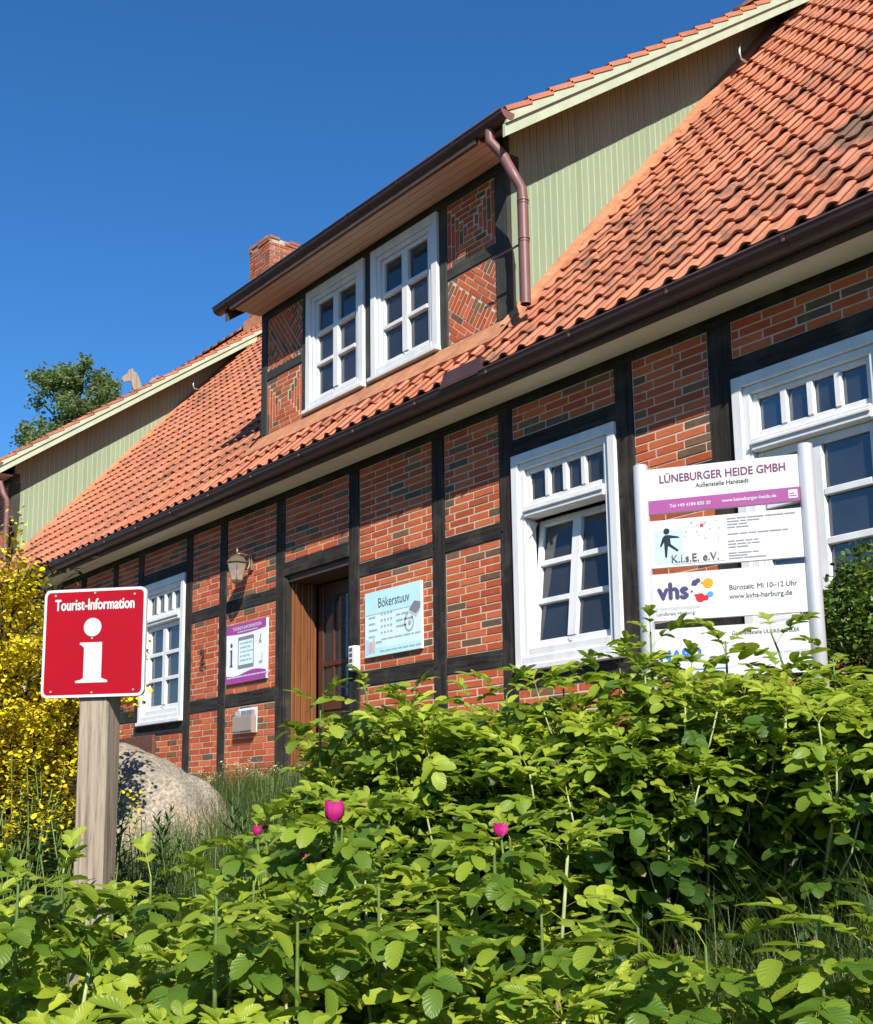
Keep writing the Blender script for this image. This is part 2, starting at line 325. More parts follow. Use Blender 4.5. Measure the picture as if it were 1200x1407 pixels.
leaf_mat('box_leaf', [(0, (.03, .07, .014)), (.6, (.085, .15, .022)), (1, (.19, .27, .04))], .3, .2, .5)
leaf_mat('tree_leaf', [(0, (.13, .18, .09)), (.6, (.22, .28, .13)), (1, (.32, .38, .18))], .5, .45, .3)
leaf_mat('petal', [(0, (.24, .003, .07)), (.6, (.42, .008, .15)), (1, (.56, .04, .27))], .55, .25, .2, (.8, .03, .3))
flat('cane_bark', (.20, .14, .085), .8, .15, var=.4, nscale=40)
flat('young_stem', (.30, .34, .14), .6, .3, var=.2, nscale=30)
flat('green_stem', (.10, .15, .035), .6, .3, var=.25, nscale=30)
flat('branch_bark', (.05, .036, .024), .9, .1, var=.3, nscale=30)
flat('trunk_bark', (.09, .07, .05), .95, .1, var=.35, nscale=8, bump=.6)
flat('sepal', (.22, .20, .07), .6, .2, var=.3, nscale=60)

# ------------------------------------------------------------------ ground
ys = [-400, -120, -40, -15, -9] + [round(-8 + .25 * i, 3) for i in range(37)] + [3, 8, 20, 60, 150, 600]
xs = [-600, -200, -80, -40] + [round(-26 + .5 * i, 3) for i in range(65)] + [10, 20, 60, 200, 600]
vs = []; fs = []
for y in ys:
    for x in xs:
        b = 0.05 * (math.sin(x * 1.7 + y * 2.3) + math.sin(x * 3.1 - y * 1.9)) * (1 if -8 < y < -.6 else 0)
        vs.append((x, y, ground_z(x, y) + b))
nx = len(xs)
for j in range(len(ys) - 1):
    for i in range(nx - 1): fs.append((j * nx + i, j * nx + i + 1, (j + 1) * nx + i + 1, (j + 1) * nx + i))
mb = MB(); mb.add(vs, fs); mb.build('ground', MT['soil'], None, kind='structure', smooth=True)
mb = MB(); mb.box(-24.5, 4.5, -1.45, .10, .03, .07); mb.build('added_bounce_strip', MT['bounce_surface'], None, kind='structure')  # unseen pale strip, added to bounce sunlight up to the soffits
mb = MB(); mb.box(-200, 200, -13.5, -7.6, -1.49, -1.484); mb.build('road', MT['asphalt'], None, kind='structure')

# ------------------------------------------------------------------ house: constants
PITCH = R(48.0); SP, CP, TP = math.sin(PITCH), math.cos(PITCH), math.tan(PITCH)
EY, EZ = -0.47, 3.337                      # gutter lip
def main_z(y): return EZ + (y - EY) * TP
RY = 5.88; RZ = main_z(RY)
DP = R(36.2); TD = math.tan(DP)
YD = 0.12
def dorm_z(y): return 5.715 + y * TD
YM = (5.715 - (EZ - EY * TP)) / (TP - TD)      # where the dormer roof runs into the main roof
DORMERS = [(-10.66, -6.64), (-22.57, -18.55)]
XL, XR = -26.2, 4.2
house = empty('half_timbered_house', (-10, 3, 0), 'half-timbered red brick house with orange pantile roof, white windows and green-sided dormers', 'house')

# timber frame
def post(x0, x1, z0, z1, y=-.010, d=.15, mat='timber_upright', wob=.004):
    mb = MB(); a, b = random.uniform(-wob, wob), random.uniform(-wob, wob)
    mb.cbox(x0, x1, y, y + d, z0, z1, .006)
    mb.v = [(p[0] + (a if p[2] > (z0 + z1) / 2 else b), p[1], p[2]) for p in mb.v]
    return mb.build('post', MT[mat], house)
def rail(x0, x1, z0, z1, y=-.007, d=.15, mat='timber_level', name='rail'):
    mb = MB(); mb.cbox(x0, x1, y, y + d, z0, z1, .006)
    a, b = random.uniform(-.005, .005), random.uniform(-.005, .005)
    mb.v = [(p[0], p[1], p[2] + (a if p[0] > (x0 + x1) / 2 else b)) for p in mb.v]
    return mb.build(name, MT[mat], house)
POSTS = [(-24.75, -24.59), (-23.4, -23.26), (-22.2, -22.06), (-20.9, -20.76), (-19.7, -19.56), (-18.55, -18.41), (-17.53, -17.39), (-16.25, -16.10), (-15.2, -15.05), (-14.15, -14.01),
         (-13.40, -13.252), (-12.111, -11.958), (-11.301, -11.148), (-10.114, -9.95), (-8.809, -8.644), (-7.559, -7.395), (-6.695, -6.533), (-5.432, -5.268), (-4.598, -4.407),
         (-3.31, -3.14), (-2.05, -1.89), (-.8, -.64), (.5, .66), (1.8, 1.96), (3.1, 3.26), (3.9, 4.06)]
ZB, ZT = .16, 3.153
WINDOWS = {(-17.39, -16.25), (-13.252, -12.111), (-6.533, -5.432), (-4.407, -3.31), (.66, 1.8), (-22.06, -20.9)}
DOOR = (-9.95, -8.809)
for a, b in POSTS: post(a, b, ZB, ZT)
mb = MB(); mb.cbox(XL + .5, 4.06, -.014, .16, ZT, 3.40, .006); mb.build('top_plate', MT['timber_level'], house)
for a, b in ((POSTS[0][0], DOOR[0] - .164), (DOOR[1] + .165, 4.06)):
    mb = MB(); mb.cbox(a, b, -.014, .16, .02, ZB, .006); mb.build('sill_beam', MT['timber_level'], house)
panels = []          # x0,x1,z0,z1
for (a0, a1), (b0, b1) in zip(POSTS[:-1], POSTS[1:]):
    x0, x1 = a1, b0
    if (x0, x1) in WINDOWS:
        rail(x0, x1, 2.751, 2.893); rail(x0, x1, .895, 1.031)
        panels += [(x0, x1, 2.893, ZT), (x0, x1, ZB, .895)]
    elif (x0, x1) == DOOR:
        rail(x0, x1, 2.345, 2.488, y=-.016); panels.append((x0, x1, 2.488, ZT))
    elif x1 - x0 > .3:
        dz = random.uniform(-.006, .006)
        rail(x0, x1, 1.091 + dz, 1.232 + dz); rail(x0, x1, 2.123 - dz, 2.255 - dz)
        panels += [(x0, x1, ZB, 1.091 + dz), (x0, x1, 1.232 + dz, 2.123 - dz), (x0, x1, 2.255 - dz, ZT)]
# wooden pegs where rails meet the posts
for (a, b) in POSTS[10:19]:
    for z in (1.16, 2.19):
        for xx in (a + .028, b - .03):
            if random.random() < .6:
                mb = MB(); mb.tube([(xx, -.016, z + random.uniform(-.03, .03)), (xx, .02, z)], .011, 8); mb.build('peg', MT['black_metal'], house)

# brick infill: rects laid in quarter bond, clipped polygons for the ornamental panels
BL, BC, J = .2495, .0637, .0125
brick_jobs = []      # (panel object, polygon in (x,z), y front)
def clip(poly, x0, x1, z0, z1):
    for ax, lim, sg in ((0, x0, 1), (0, x1, -1), (1, z0, 1), (1, z1, -1)):
        out = []
        for i in range(len(poly)):
            p, q = poly[i - 1], poly[i]; dp, dq = sg * (p[ax] - lim), sg * (q[ax] - lim)
            if (dp >= 0) != (dq >= 0):
                k = dp / (dp - dq); out.append((p[0] + k * (q[0] - p[0]), p[1] + k * (q[1] - p[1])))
            if dq >= 0: out.append(q)
        poly = out
        if len(poly) < 3: return []
    return poly
def panel_slab(x0, x1, z0, z1, y):
    mb = MB(); mb.box(x0, x1, y + .0035, y + .12, z0, z1); return mb.build('brick_panel', MT['mortar'], house)
for (x0, x1, z0, z1) in panels:
    P = panel_slab(x0, x1, z0, z1, 0.0)
    e = .009; n = max(1, round((z1 - z0 - e) / BC)); c = (z1 - z0 - e) / n; ph = random.choice([0, .25, .5, .75])
    for i in range(n):
        za = z0 + e + i * c; zb = za + c - J
        x = x0 + e - BL * ((ph + .27 * (i % 2)) % 1.0)
        while x < x1 - e:
            a, b = max(x, x0 + e), min(x + BL - J, x1 - e)
            if b - a > .02: brick_jobs.append((P, [(a, za), (b, za), (b, zb), (a, zb)], random.uniform(-.0025, .002)))
            x += BL
def orn(x0, x1, z0, z1, kind):
    P = panel_slab(x0, x1, z0, z1, YD); e = .010; X0, X1, Z0, Z1 = x0 + e, x1 - e, z0 + e, z1 - e
    def lay(poly):
        q = clip(poly, X0, X1, Z0, Z1)
        if len(q) >= 3:
            ar = abs(sum(q[i - 1][0] * q[i][1] - q[i][0] * q[i - 1][1] for i in range(len(q)))) / 2
            if ar > 2.5e-4: brick_jobs.append((P, q, YD + random.uniform(-.0015, .0015)))
    if kind == 'rings':
        th = .0545; a0, a1, b0, b1 = X0, X1, Z0, Z1; k = 0
        while a1 - a0 > th * 1.2 and b1 - b0 > th * 1.2:
            h = th - J
            segs = [('h', a0, a1 - th, b1 - h), ('v', b0 + th, b1, a1 - h), ('h', a0 + th, a1, b0), ('v', b0, b1 - th, a0)]
            for o, s0, s1, w0 in segs:
                s = s0; first = True
                while s < s1 - .015:
                    L = (.12 if first and k % 2 else .20); t = min(s + L, s1 - J); first = False
                    if t - s > .015: lay([(s, w0), (t, w0), (t, w0 + h), (s, w0 + h)] if o == 'h' else [(w0, s), (w0 + h, s), (w0 + h, t), (w0, t)])
                    s = t + J
            a0 += th; a1 -= th; b0 += th; b1 -= th; k += 1
        if a1 - a0 > .03 and b1 - b0 > .03: lay([(a0, b0), (a1 - J, b0), (a1 - J, b1), (a0, b1)])
    else:
        # diagonal bands: bricks along +ang in one band, across it in the next
        ang = R(-40) if kind == 'zig' else R(-52); ca, sa = math.cos(ang), math.sin(ang); cx, cz = (X0 + X1) / 2, (Z0 + Z1) / 2
        T = lambda u, v: (cx + u * ca - v * sa, cz + u * sa + v * ca)
        th = .0545; nb = 4 if kind == 'zig' else 5; band = nb * th; off = .055 if kind == 'zig' else -.16
        for bi in range(-4, 5):
            v0 = bi * band + off
            if bi % 2 == 0:
                for r in range(nb):
                    u = -.9 + .1 * (r % 2)
                    while u < .9:
                        lay([T(u, v0 + r * th), T(u + .2 - J, v0 + r * th), T(u + .2 - J, v0 + (r + 1) * th - J), T(u, v0 + (r + 1) * th - J)]); u += .2
            else:
                k = 0; u = -.9
                while u < .9:
                    s = v0 + (-.08 if k % 2 else 0) ; en = v0 + band - J
                    while s < en - .012:
                        a, b = max(s, v0), min(s + .2 - J, en)
                        if b - a > .012: lay([T(u, a), T(u + th - J, a), T(u + th - J, b), T(u, b)])
                        s += .2
                    u += th; k += 1
def px_area(poly, y):
    q = [px_of((a, y, b)) for a, b in poly]
    if any(p[2] < .1 for p in q): return 0
    cx = sum(p[0] for p in q) / len(q); cy = sum(p[1] for p in q) / len(q)
    if not (0 < cx < 1200 and 0 < cy < 1407): return 0
    if (872 < cx < 1130 and cy > 635) or (cx > 400 and cy > 985) or (cx < 200 and cy > 800): return 0
    return abs(sum(q[i - 1][0] * q[i][1] - q[i][0] * q[i - 1][1] for i in range(len(q)))) / 2

# ------------------------------------------------------------------ dormers
def dormer(x0, x1, full):
    U, L = 'dormer_timber_upright', 'dormer_timber_level'
    Z0, Z1 = 3.96, 5.50
    y = YD - .012
    zf = 4.015
    wins = [(x0 + .94, x0 + 1.965), (x1 - 1.945, x1 - .92)]
    wins = [(x0 + .935, x0 + 1.965), (x0 + 2.085, x0 + 3.105)]
    rail(x0, x1, 3.93, zf, y - .004, .16, L, 'dormer_sill'); rail(x0, x1, 5.345, Z1, y - .004, .16, L, 'dormer_top_plate')
    pl = (x0 + .118, x0 + .83); pr = (x0 + 3.21, x1 - .16)
    for a, b in ((x0, x0 + .118), (x0 + .83, wins[0][0]), (wins[0][1], wins[1][0]), (wins[1][1], pr[0]), (x1 - .16, x1)):
        post(a, b, zf, 5.345, y, .15, U, .001)
    for a, b in (pl, pr): rail(a, b, 4.63, 4.735, y + .002, .14, L)
    orn(pl[0], pl[1], zf, 4.63, 'rings'); orn(pl[0], pl[1], 4.735, 5.345, 'vee')
    orn(pr[0], pr[1], zf, 4.63, 'zig'); orn(pr[0], pr[1], 4.735, 5.345, 'rings')
    # cheeks: a core paler than the boards, showing in the joints, and single boards in front of it
    for xs, sg in ((x1, 1), (x0, -1)):
        ye = YM - .25
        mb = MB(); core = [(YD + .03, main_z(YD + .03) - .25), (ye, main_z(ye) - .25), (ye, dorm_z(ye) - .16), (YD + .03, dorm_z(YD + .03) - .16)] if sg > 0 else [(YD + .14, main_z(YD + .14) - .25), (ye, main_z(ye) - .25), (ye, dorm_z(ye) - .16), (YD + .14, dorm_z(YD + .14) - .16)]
        mb.prism(core, lambda u, v, w_: (xs - sg * w_, u, v), .0045, .08); ck = mb.build('dormer_cheek', MT['pale_groove'], house)
        yb = YD + .028 if sg > 0 else YD + .14; BW = .0815
        k = 0
        while yb < ye - .02:
            a, b = yb + .0045, yb + BW - .0045; ch = .003
            sec = [(a, 0.006), (a, .003), (a + ch, 0.0), (b - ch, 0.0), (b, .003), (b, .006)]
            lo = lambda yy: main_z(yy) - .03; hi = lambda yy: dorm_z(yy) - .15
            if hi(b) - lo(b) > .02:
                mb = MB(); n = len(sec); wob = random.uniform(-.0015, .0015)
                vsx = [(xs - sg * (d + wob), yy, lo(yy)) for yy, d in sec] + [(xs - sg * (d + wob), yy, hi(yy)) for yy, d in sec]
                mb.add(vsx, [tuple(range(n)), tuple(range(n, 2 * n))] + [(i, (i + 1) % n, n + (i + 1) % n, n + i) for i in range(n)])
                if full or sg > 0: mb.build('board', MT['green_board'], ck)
            yb += BW; k += 1
    # roof body, verge boards, eave soffit
    vx0, vx1 = x0 - .14, x1 + .40
    ya = -.22
    mb = MB(); sec = [(ya, dorm_z(ya) - .045), (YM, dorm_z(YM) - .045), (YM, dorm_z(YM) - .13), (ya, dorm_z(ya) - .13)]
    mb.prism(sec, lambda u, v, w_: (w_, u, v), vx0 + .03, vx1 - .03); rf = mb.build('dormer_roof', MT['jamb_wood'], house)
    for xv, sg in ((vx1, 1), (vx0, -1)):
        for top, bot, xo, nm in ((-.10, -.215, 0.0, 'verge_board'), (-.015, -.105, .022, 'verge_cap')):
            yy = YM - (.5 if nm == 'verge_board' else .2)
            mb = MB(); sec = [(ya - .05, dorm_z(ya - .05) + top), (yy, dorm_z(yy) + top), (yy, dorm_z(yy) + bot), (ya - .05, dorm_z(ya - .05) + bot)]
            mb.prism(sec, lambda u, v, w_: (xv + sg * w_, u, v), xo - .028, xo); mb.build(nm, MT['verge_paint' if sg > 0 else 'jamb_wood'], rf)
    mb = MB(); n = 4
    for i in range(n):
        a = YD - .018 - (i + 1) * .088; b = a + .084
        mb = MB(); mb.cbox(x0 - .02, x1 + .06, a, b, 5.425, 5.443, .003); mb.build('soffit_board', MT['soffit_wood'], rf)
    mb = MB(); mb.box(x0 - .02, x1 + .05, -.285, -.252, 5.40, 5.47); mb.build('fascia_board', MT['jamb_wood'], rf)
    # gutter and downpipe
    gy, gz, gr = -.257, 5.517, .073
    def prof(xx, r): return [(xx, gy - r * math.cos(a), gz - r * math.sin(a)) for a in [math.pi * k / 14 for k in range(15)]]
    gx0, gx1 = x0 - .33, x1 + .42
    mb = MB(); A, B = prof(gx0, gr), prof(gx1, gr); Ai, Bi = prof(gx0, gr - .004), prof(gx1, gr - .004)
    for P0, P1 in ((A, B), (Ai, Bi)): mb.add(P0 + P1, [(i, i + 1, 15 + i + 1, 15 + i) for i in range(14)])
    for E_ in (A, B): mb.add(E_, [tuple(range(15))])
    g = mb.build('dormer_gutter', MT['brown_metal'], house, smooth=False)
    mb = MB(); mb.tube([(gx0, gy - gr, gz), (gx1, gy - gr, gz)], .009, 8); mb.build('gutter_bead', MT['brown_metal'], g, smooth=True)
    mb = MB(); mb.prism([(gy - gr * math.cos(a), gz - gr * math.sin(a)) for a in [math.pi * k / 14 for k in range(15)]], lambda u, v, w_: (w_, u, v), gx1 + .001, gx1 + .005); mb.build('end_cap', MT['brown_pipe'], g)
    bx = gx0 + .25
    while bx < gx1 - .1:
        mb = MB(); q = prof(bx, gr + .004); q2 = prof(bx + .028, gr + .004); mb.add(q + q2, [(i, i + 1, 15 + i + 1, 15 + i) for i in range(14)]); mb.build('bracket', MT['brown_metal'], g); bx += .78
    dx = x1 + .30
    mb = MB(); r = .042
    pts = [(dx - .10, gy, gz - gr + .01), (dx - .10, gy + .005, gz - .16), (dx - .05, gy + .09, gz - .27), (dx + .055, -.135, gz - .50), (dx + .08, -.085, gz - .60), (dx + .08, -.075, gz - .70), (dx + .08, -.075, main_z(-.075) + .155)]
    out = []
    for i in range(len(pts) - 1):
        for k in range(4): out.append(Vector(pts[i]).lerp(Vector(pts[i + 1]), k / 4))
    out.append(Vector(pts[-1]))
    mb.tube(out, r, 16, cap=False); mb.tube([out[-1] + Vector((0, 0, .001)), out[-1] + Vector((0, 0, .05))], r - .004, 16, cap=False)
    d = mb.build('downpipe', MT['brown_pipe'], house, smooth=True)
    for z in (gz - .70, gz - 1.03):
        mb = MB(); mb.tube([(dx + .08, -.075, z - .006), (dx + .08, -.075, z + .006)], r + .006, 16); mb.tube([(dx + .08, -.075, z - .03), (dx + .08, -.075, z - .025)], r + .004, 16); mb.build('pipe_collar', MT['brown_pipe'], d)
    mb = MB(); mb.box(x1 + .0, dx + .06, -.06, -.05, gz - 1.05, gz - 1.035); mb.build('pipe_strap', MT['brown_metal'], d)
    # mortar fillets and the apron over the tiles
    mb = MB(); th = .05
    N = lambda yy, o: (yy - SP * o, main_z(yy) + CP * o)
    nseg = 40; A = []
    for i in range(nseg + 1):
        xx = x0 - .08 + (x1 - x0 + .16) * i / nseg; lowy = -.10 + random.uniform(-.012, .012)
        for yy, o in ((lowy, -.03), (lowy, .012), (YD - .005, .025), (YD + .03, .0)): A.append((xx, *N(yy, o)))
    mb.add(A, [(i * 4 + k, i * 4 + k + 1, i * 4 + 5 + k, i * 4 + 4 + k) for i in range(nseg) for k in range(3)])
    mb.build('apron', MT['flashing_mortar'], house)
    for xs, sg in ((x1, 1), (x0, -1)):
        mb = MB(); A = []; nseg = 44
        for i in range(nseg + 1):
            yy = YD - .1 + (YM - .4 - YD) * i / nseg; wd = .085 + random.uniform(-.025, .025)
            for dd, o in ((0, .045), (.5, .028), (1, .006), (1.02, -.03)): A.append((xs + sg * wd * dd, *N(yy, o)))
        mb.add(A, [(i * 4 + k, i * 4 + k + 1, i * 4 + 5 + k, i * 4 + 4 + k) for i in range(nseg) for k in range(3)])
        mb.build('cheek_fillet', MT['flashing_mortar'], house)
    return rf, wins
dr = [dormer(*DORMERS[0], True), dormer(*DORMERS[1], False)]

# ------------------------------------------------------------------ bricks: the 300 that show largest are objects, the rest of each panel is joined
areas = [px_area(q, y) for _, q, y in brick_jobs]
order = sorted(range(len(brick_jobs)), key=lambda i: -areas[i]); single = set(i for i in order[:300] if areas[i] > 0)
shared = {}; rest = {}
FN = lambda u, v, w_: (u, w_, v)
for i, (P, q, y) in enumerate(brick_jobs):
    if i in single:
        cx = sum(p[0] for p in q) / len(q); cz = sum(p[1] for p in q) / len(q)
        key = tuple((round((a - cx) * 500), round((b - cz) * 500)) for a, b in q)
        if key not in shared:
            mb = MB(); loc = [(k[0] / 500, k[1] / 500) for k in key]; inn = [(a * (1 - .0025 / max(.01, abs(a))) if abs(a) > .012 else a, b * (1 - .0025 / max(.01, abs(b))) if abs(b) > .012 else b) for a, b in loc]
            n = len(loc)
            mb.add([(a, .0, b) for a, b in inn] + [(a, .0025, b) for a, b in loc] + [(a, .03, b) for a, b in loc],
                   [tuple(range(n))] + [(r * n + k, r * n + (k + 1) % n, (r + 1) * n + (k + 1) % n, (r + 1) * n + k) for r in (0, 1) for k in range(n)])
            shared[key] = mb.mesh('brick', MT['brick'])
        obj('brick', shared[key], P, (cx, y, cz))
    else:
        rest.setdefault(P.name, (P, MB()))[1].prism(q, FN, y, y + .03, random.random())
for P, mb in rest.values(): mb.build('bricks', MT['brick'], P, kind='stuff', tint=True)

# ------------------------------------------------------------------ windows
def glass(x0, x1, z0, z1, y, parent, ry=None):
    mb = MB(); mb.box(x0, x1, y, y + .004, z0, z1)
    if ry: mb.v = [ry(p) for p in mb.v]
    mb.build('pane', MT['glass'], parent)
def bar(x0, x1, z0, z1, y0, y1, parent, name='muntin', f=None, c=.004):
    mb = MB(); mb.cbox(x0, x1, y0, y1, z0, z1, c)
    if f: mb.v = [f(p) for p in mb.v]
    return mb.build(name, MT['white_paint'], parent)
def ring(mb, x0, x1, z0, z1, w_, y0, y1, c=.004, bw=None):
    bw = bw or w_
    mb.cbox(x0, x0 + w_, y0, y1, z0, z1, c); mb.cbox(x1 - w_, x1, y0, y1, z0, z1, c)
    mb.cbox(x0 + w_ - .001, x1 - w_ + .001, y0 + .0007, y1, z1 - w_, z1, c); mb.cbox(x0 + w_ - .001, x1 - w_ + .001, y0 + .0007, y1, z0, z0 + bw, c)
def curtain(x0, x1, z0, z1, y, parent, folds=6):
    A = []; n = folds * 6
    for i in range(n + 1):
        xx = x0 + (x1 - x0) * i / n; yy = y + .022 * math.sin(i * 2 * math.pi / 6) + .008 * math.sin(i * 1.3)
        A += [(xx, yy, z0), (xx + .01 * math.sin(i * .7), yy + .01, (z0 + z1) / 2), (xx, yy, z1)]
    mb = MB(); mb.add(A, [(i * 3 + k, i * 3 + k + 1, i * 3 + 4 + k, i * 3 + 3 + k) for i in range(n) for k in (0, 1)]); mb.build('curtain', MT['curtain_cloth'], parent, smooth=True)
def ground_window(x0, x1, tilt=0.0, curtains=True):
    z0, z1 = 1.035, 2.747
    mb = MB(); ring(mb, x0, x1, z0 + .02, z1, .075, -.035, .10, .006)
    W = mb.build('window', MT['white_paint'], house)
    mb = MB(); ring(mb, x0 + .0755, x1 - .0755, z0 + .11, z1 - .0755, .052, -.012, .11, .005); mb.build('frame', MT['white_paint'], W)
    mb = MB(); mb.cbox(x0 - .006, x1 + .006, -.062, .05, z0 - .012, z0 + .032, .006); mb.cbox(x0 + .074, x1 - .074, -.028, .05, z0 + .033, z0 + .109, .006); mb.build('sill', MT['white_paint'], W)
    a, b = x0 + .128, x1 - .128
    mb = MB(); mb.cbox(a, b, -.030, .10, 2.225, 2.312, .008); mb.cbox(a, b, -.045, -.031, 2.262, 2.285, .005); mb.build('transom', MT['white_paint'], W)
    # fanlight with four panes
    mb = MB(); ring(mb, a, b, 2.313, 2.619, .038, .02, .07, .004, .05); fl = mb.build('fanlight', MT['white_paint'], W)
    fa, fb = a + .038, b - .038; n = 4; pw = (fb - fa) / n
    for i in range(n):
        if i: bar(fa + i * pw - .022, fa + i * pw + .022, 2.363, 2.581, .012, .066, fl)
        glass(fa + i * pw + .022 * (i > 0), fa + (i + 1) * pw - .022 * (i < n - 1), 2.363, 2.581, .045, fl)
    # casement, tilted inwards about its foot where it stands ajar
    zb, zt = z0 + .162, 2.224
    ct, st = math.cos(tilt), math.sin(tilt)
    def f(p):
        dy, dz = p[1] - .05, p[2] - zb; return (p[0], .05 + dy * ct + dz * st, zb + dz * ct - dy * st)
    mb = MB(); ring(mb, a, b, zb, zt, .055, .03, .085, .006); mb.v = [f(p) for p in mb.v]; S = mb.build('casement', MT['white_paint'], W)
    xm = (a + b) / 2; bar(xm - .045, xm + .045, zb + .055, zt - .055, .022, .083, S, 'mullion', f)
    zs = [zb + .055, zb + .055 + (zt - zb - .11) / 3, zb + .055 + (zt - zb - .11) * 2 / 3, zt - .055]
    for (l, r) in ((a + .055, xm - .045), (xm + .045, b - .055)):
        for k in (1, 2): bar(l, r, zs[k] - .022, zs[k] + .022, .020, .08, S, 'muntin', f)
        for k in range(3): glass(l, r, zs[k] + (.022 if k else 0), zs[k + 1] - (.022 if k < 2 else 0), .055, S, f)
    mb = MB(); mb.cbox(xm - .012, xm + .012, -.004, .028, zb + .012, zb + .03, .003); mb.build('catch', MT['zinc'], S)
    if tilt:
        for xx in (a - .012, b - .02):
            mb = MB(); mb.prism([(.01, 2.20), (.12, 2.20), (.03, 2.08)], lambda u, v, w_: (w_, u, v), xx, xx + .03); mb.build('stay', MT['white_paint'], W)
    # dark reveal behind the frame, curtains
    mb = MB(); mb.box(x0 - .10, x0 + .012, .101, .30, z0, z1); mb.box(x1 - .012, x1 + .10, .101, .30, z0, z1); mb.box(x0, x1, .101, .36, z0 + .0, z0 + .10); mb.build('reveal', MT['cream_paint'], W)
    if curtains:
        curtain(a - .04, a + .30, zb, 2.25, .24, W, 6); curtain(b - .12, b + .02, zb, 2.25, .36, W, 3)
    return W
ground_window(-17.39, -16.25); ground_window(-13.252, -12.111); W2 = ground_window(-6.533, -5.432, R(6.5)); W3 = ground_window(-4.407, -3.31, 0, False)
ground_window(.66, 1.8); ground_window(-22.06, -20.9)
def dormer_window(x0, x1):
    z0, z1 = 4.02, 5.343; y = YD
    mb = MB(); ring(mb, x0, x1, z0 + .02, z1, .085, y - .04, y + .09, .006); W = mb.build('window', MT['white_paint'], house)
    mb = MB(); ring(mb, x0 + .0855, x1 - .0855, z0 + .06, z1 - .0855, .05, y - .022, y + .09, .005); mb.build('frame', MT['white_paint'], W)
    mb = MB(); mb.cbox(x0 - .02, x1 + .012, y - .075, y + .05, z0 - .012, z0 + .030, .006); mb.build('sill', MT['white_paint'], W)
    a, b = x0 + .136, x1 - .136; zb, zt = z0 + .111, z1 - .136
    mb = MB(); ring(mb, a, b, zb, zt, .045, y + .0, y + .06, .006); S = mb.build('casement', MT['white_paint'], W)
    xm = (a + b) / 2; bar(xm - .045, xm + .045, zb + .045, zt - .045, y - .01, y + .058, S, 'mullion')
    zs = [zb + .045 + (zt - zb - .09) * k / 3 for k in range(4)]
    for (l, r) in ((a + .045, xm - .045), (xm + .045, b - .045)):
        for k in (1, 2): bar(l, r, zs[k] - .020, zs[k] + .020, y - .012, y + .055, S)
        for k in range(3): glass(l, r, zs[k] + (.02 if k else 0), zs[k + 1] - (.02 if k < 2 else 0), y + .03, S)
    mb = MB(); mb.cbox(xm - .012, xm + .012, y - .025, y + .0, zb + .01, zb + .026, .003); mb.build('catch', MT['zinc'], S)
    mb = MB(); mb.box(a + .02, a + .09, y + .12, y + .14, zb, zb + .35); mb.build('inner_handle_board', MT['curtain_cloth'], W)
for _, wins in dr:
    for a, b in wins: dormer_window(a, b)

# ------------------------------------------------------------------ doorway
x0, x1 = DOOR
mb = MB(); mb.cbox(x0, x0 + .03, .0, .062, .1, 2.345, .004); D = mb.build('door_frame', MT['timber_upright'], house)
mb = MB()
for k, (ya, yb, dd) in enumerate(((.063, .095, .04), (.096, .125, .055), (.126, .165, .048), (.166, .235, .062), (.236, .262, .072), (.263, .30, .092), (.301, .332, .08))): mb.cbox(x0, x0 + dd, ya, yb, .1, 2.30, .005)
mb.build('jamb_moulding', MT['door_wood'], D)
mb = MB(); mb.box(x0, x1, .02, .34, 2.28, 2.344); mb.build('door_head', MT['jamb_wood'], D)
mb = MB(); mb.cbox(x1 - .05, x1, .02, .34, .1, 2.28, .004); mb.build('jamb', MT['jamb_wood'], D)
# the fixed leaf: two stiles, three rails, glazing bars; the other leaf stands open inside
lx0, lx1 = x0 + .09, x0 + .70; ly = .345
mb = MB(); mb.cbox(lx0, lx0 + .09, ly, ly + .045, .1, 2.27, .005); mb.cbox(lx1 - .085, lx1, ly, ly + .045, .1, 2.27, .005)
for za, zb in ((.1, .36), (.98, 1.10), (1.42, 1.47), (2.13, 2.27)): mb.cbox(lx0 + .09, lx1 - .085, ly + .0007, ly + .044, za, zb, .004)
L = mb.build('door_leaf', MT['shaded_door_wood'], D)
mb = MB(); mb.cbox(lx0 + .091, lx1 - .086, ly + .014, ly + .032, .361, .979, .004); mb.build('door_panel', MT['shaded_door_wood'], L)
mb = MB(); mb.cbox(lx0 + .25, lx0 + .28, ly + .005, ly + .04, 1.101, 1.419, .003); mb.cbox(lx0 + .25, lx0 + .28, ly + .005, ly + .04, 1.471, 2.129, .003); mb.build('glazing_bar', MT['shaded_door_wood'], L)
for za, zb in ((1.10, 1.42), (1.47, 2.13)):
    for xa, xb in ((lx0 + .09, lx0 + .25), (lx0 + .28, lx1 - .085)): glass(xa, xb, za, zb, ly + .02, L)
mb = MB(); mb.tube([(lx1 - .04, ly - .002, 1.18), (lx1 - .04, ly - .05, 1.18), (lx1 - .12, ly - .055, 1.18)], .009, 8); mb.build('door_handle', MT['brass'], L, smooth=True)
for k, (xa, za, ww, hh) in enumerate(((-9.72, 1.12, .12, .10), (-9.50, 1.12, .13, .08), (-9.70, 1.50, .09, .14), (-9.55, 1.26, .10, .12))):
    mb = MB(); mb.box(xa, xa + ww, ly + .034, ly + .037, za, za + hh); mb.build('notice_paper', MT['curtain_cloth'], L)
mb = MB(); mb.box(x0 + .0, x1 - .0, -.25, .5, -.02, .10); mb.build('door_step', MT['old_mortar'], house)

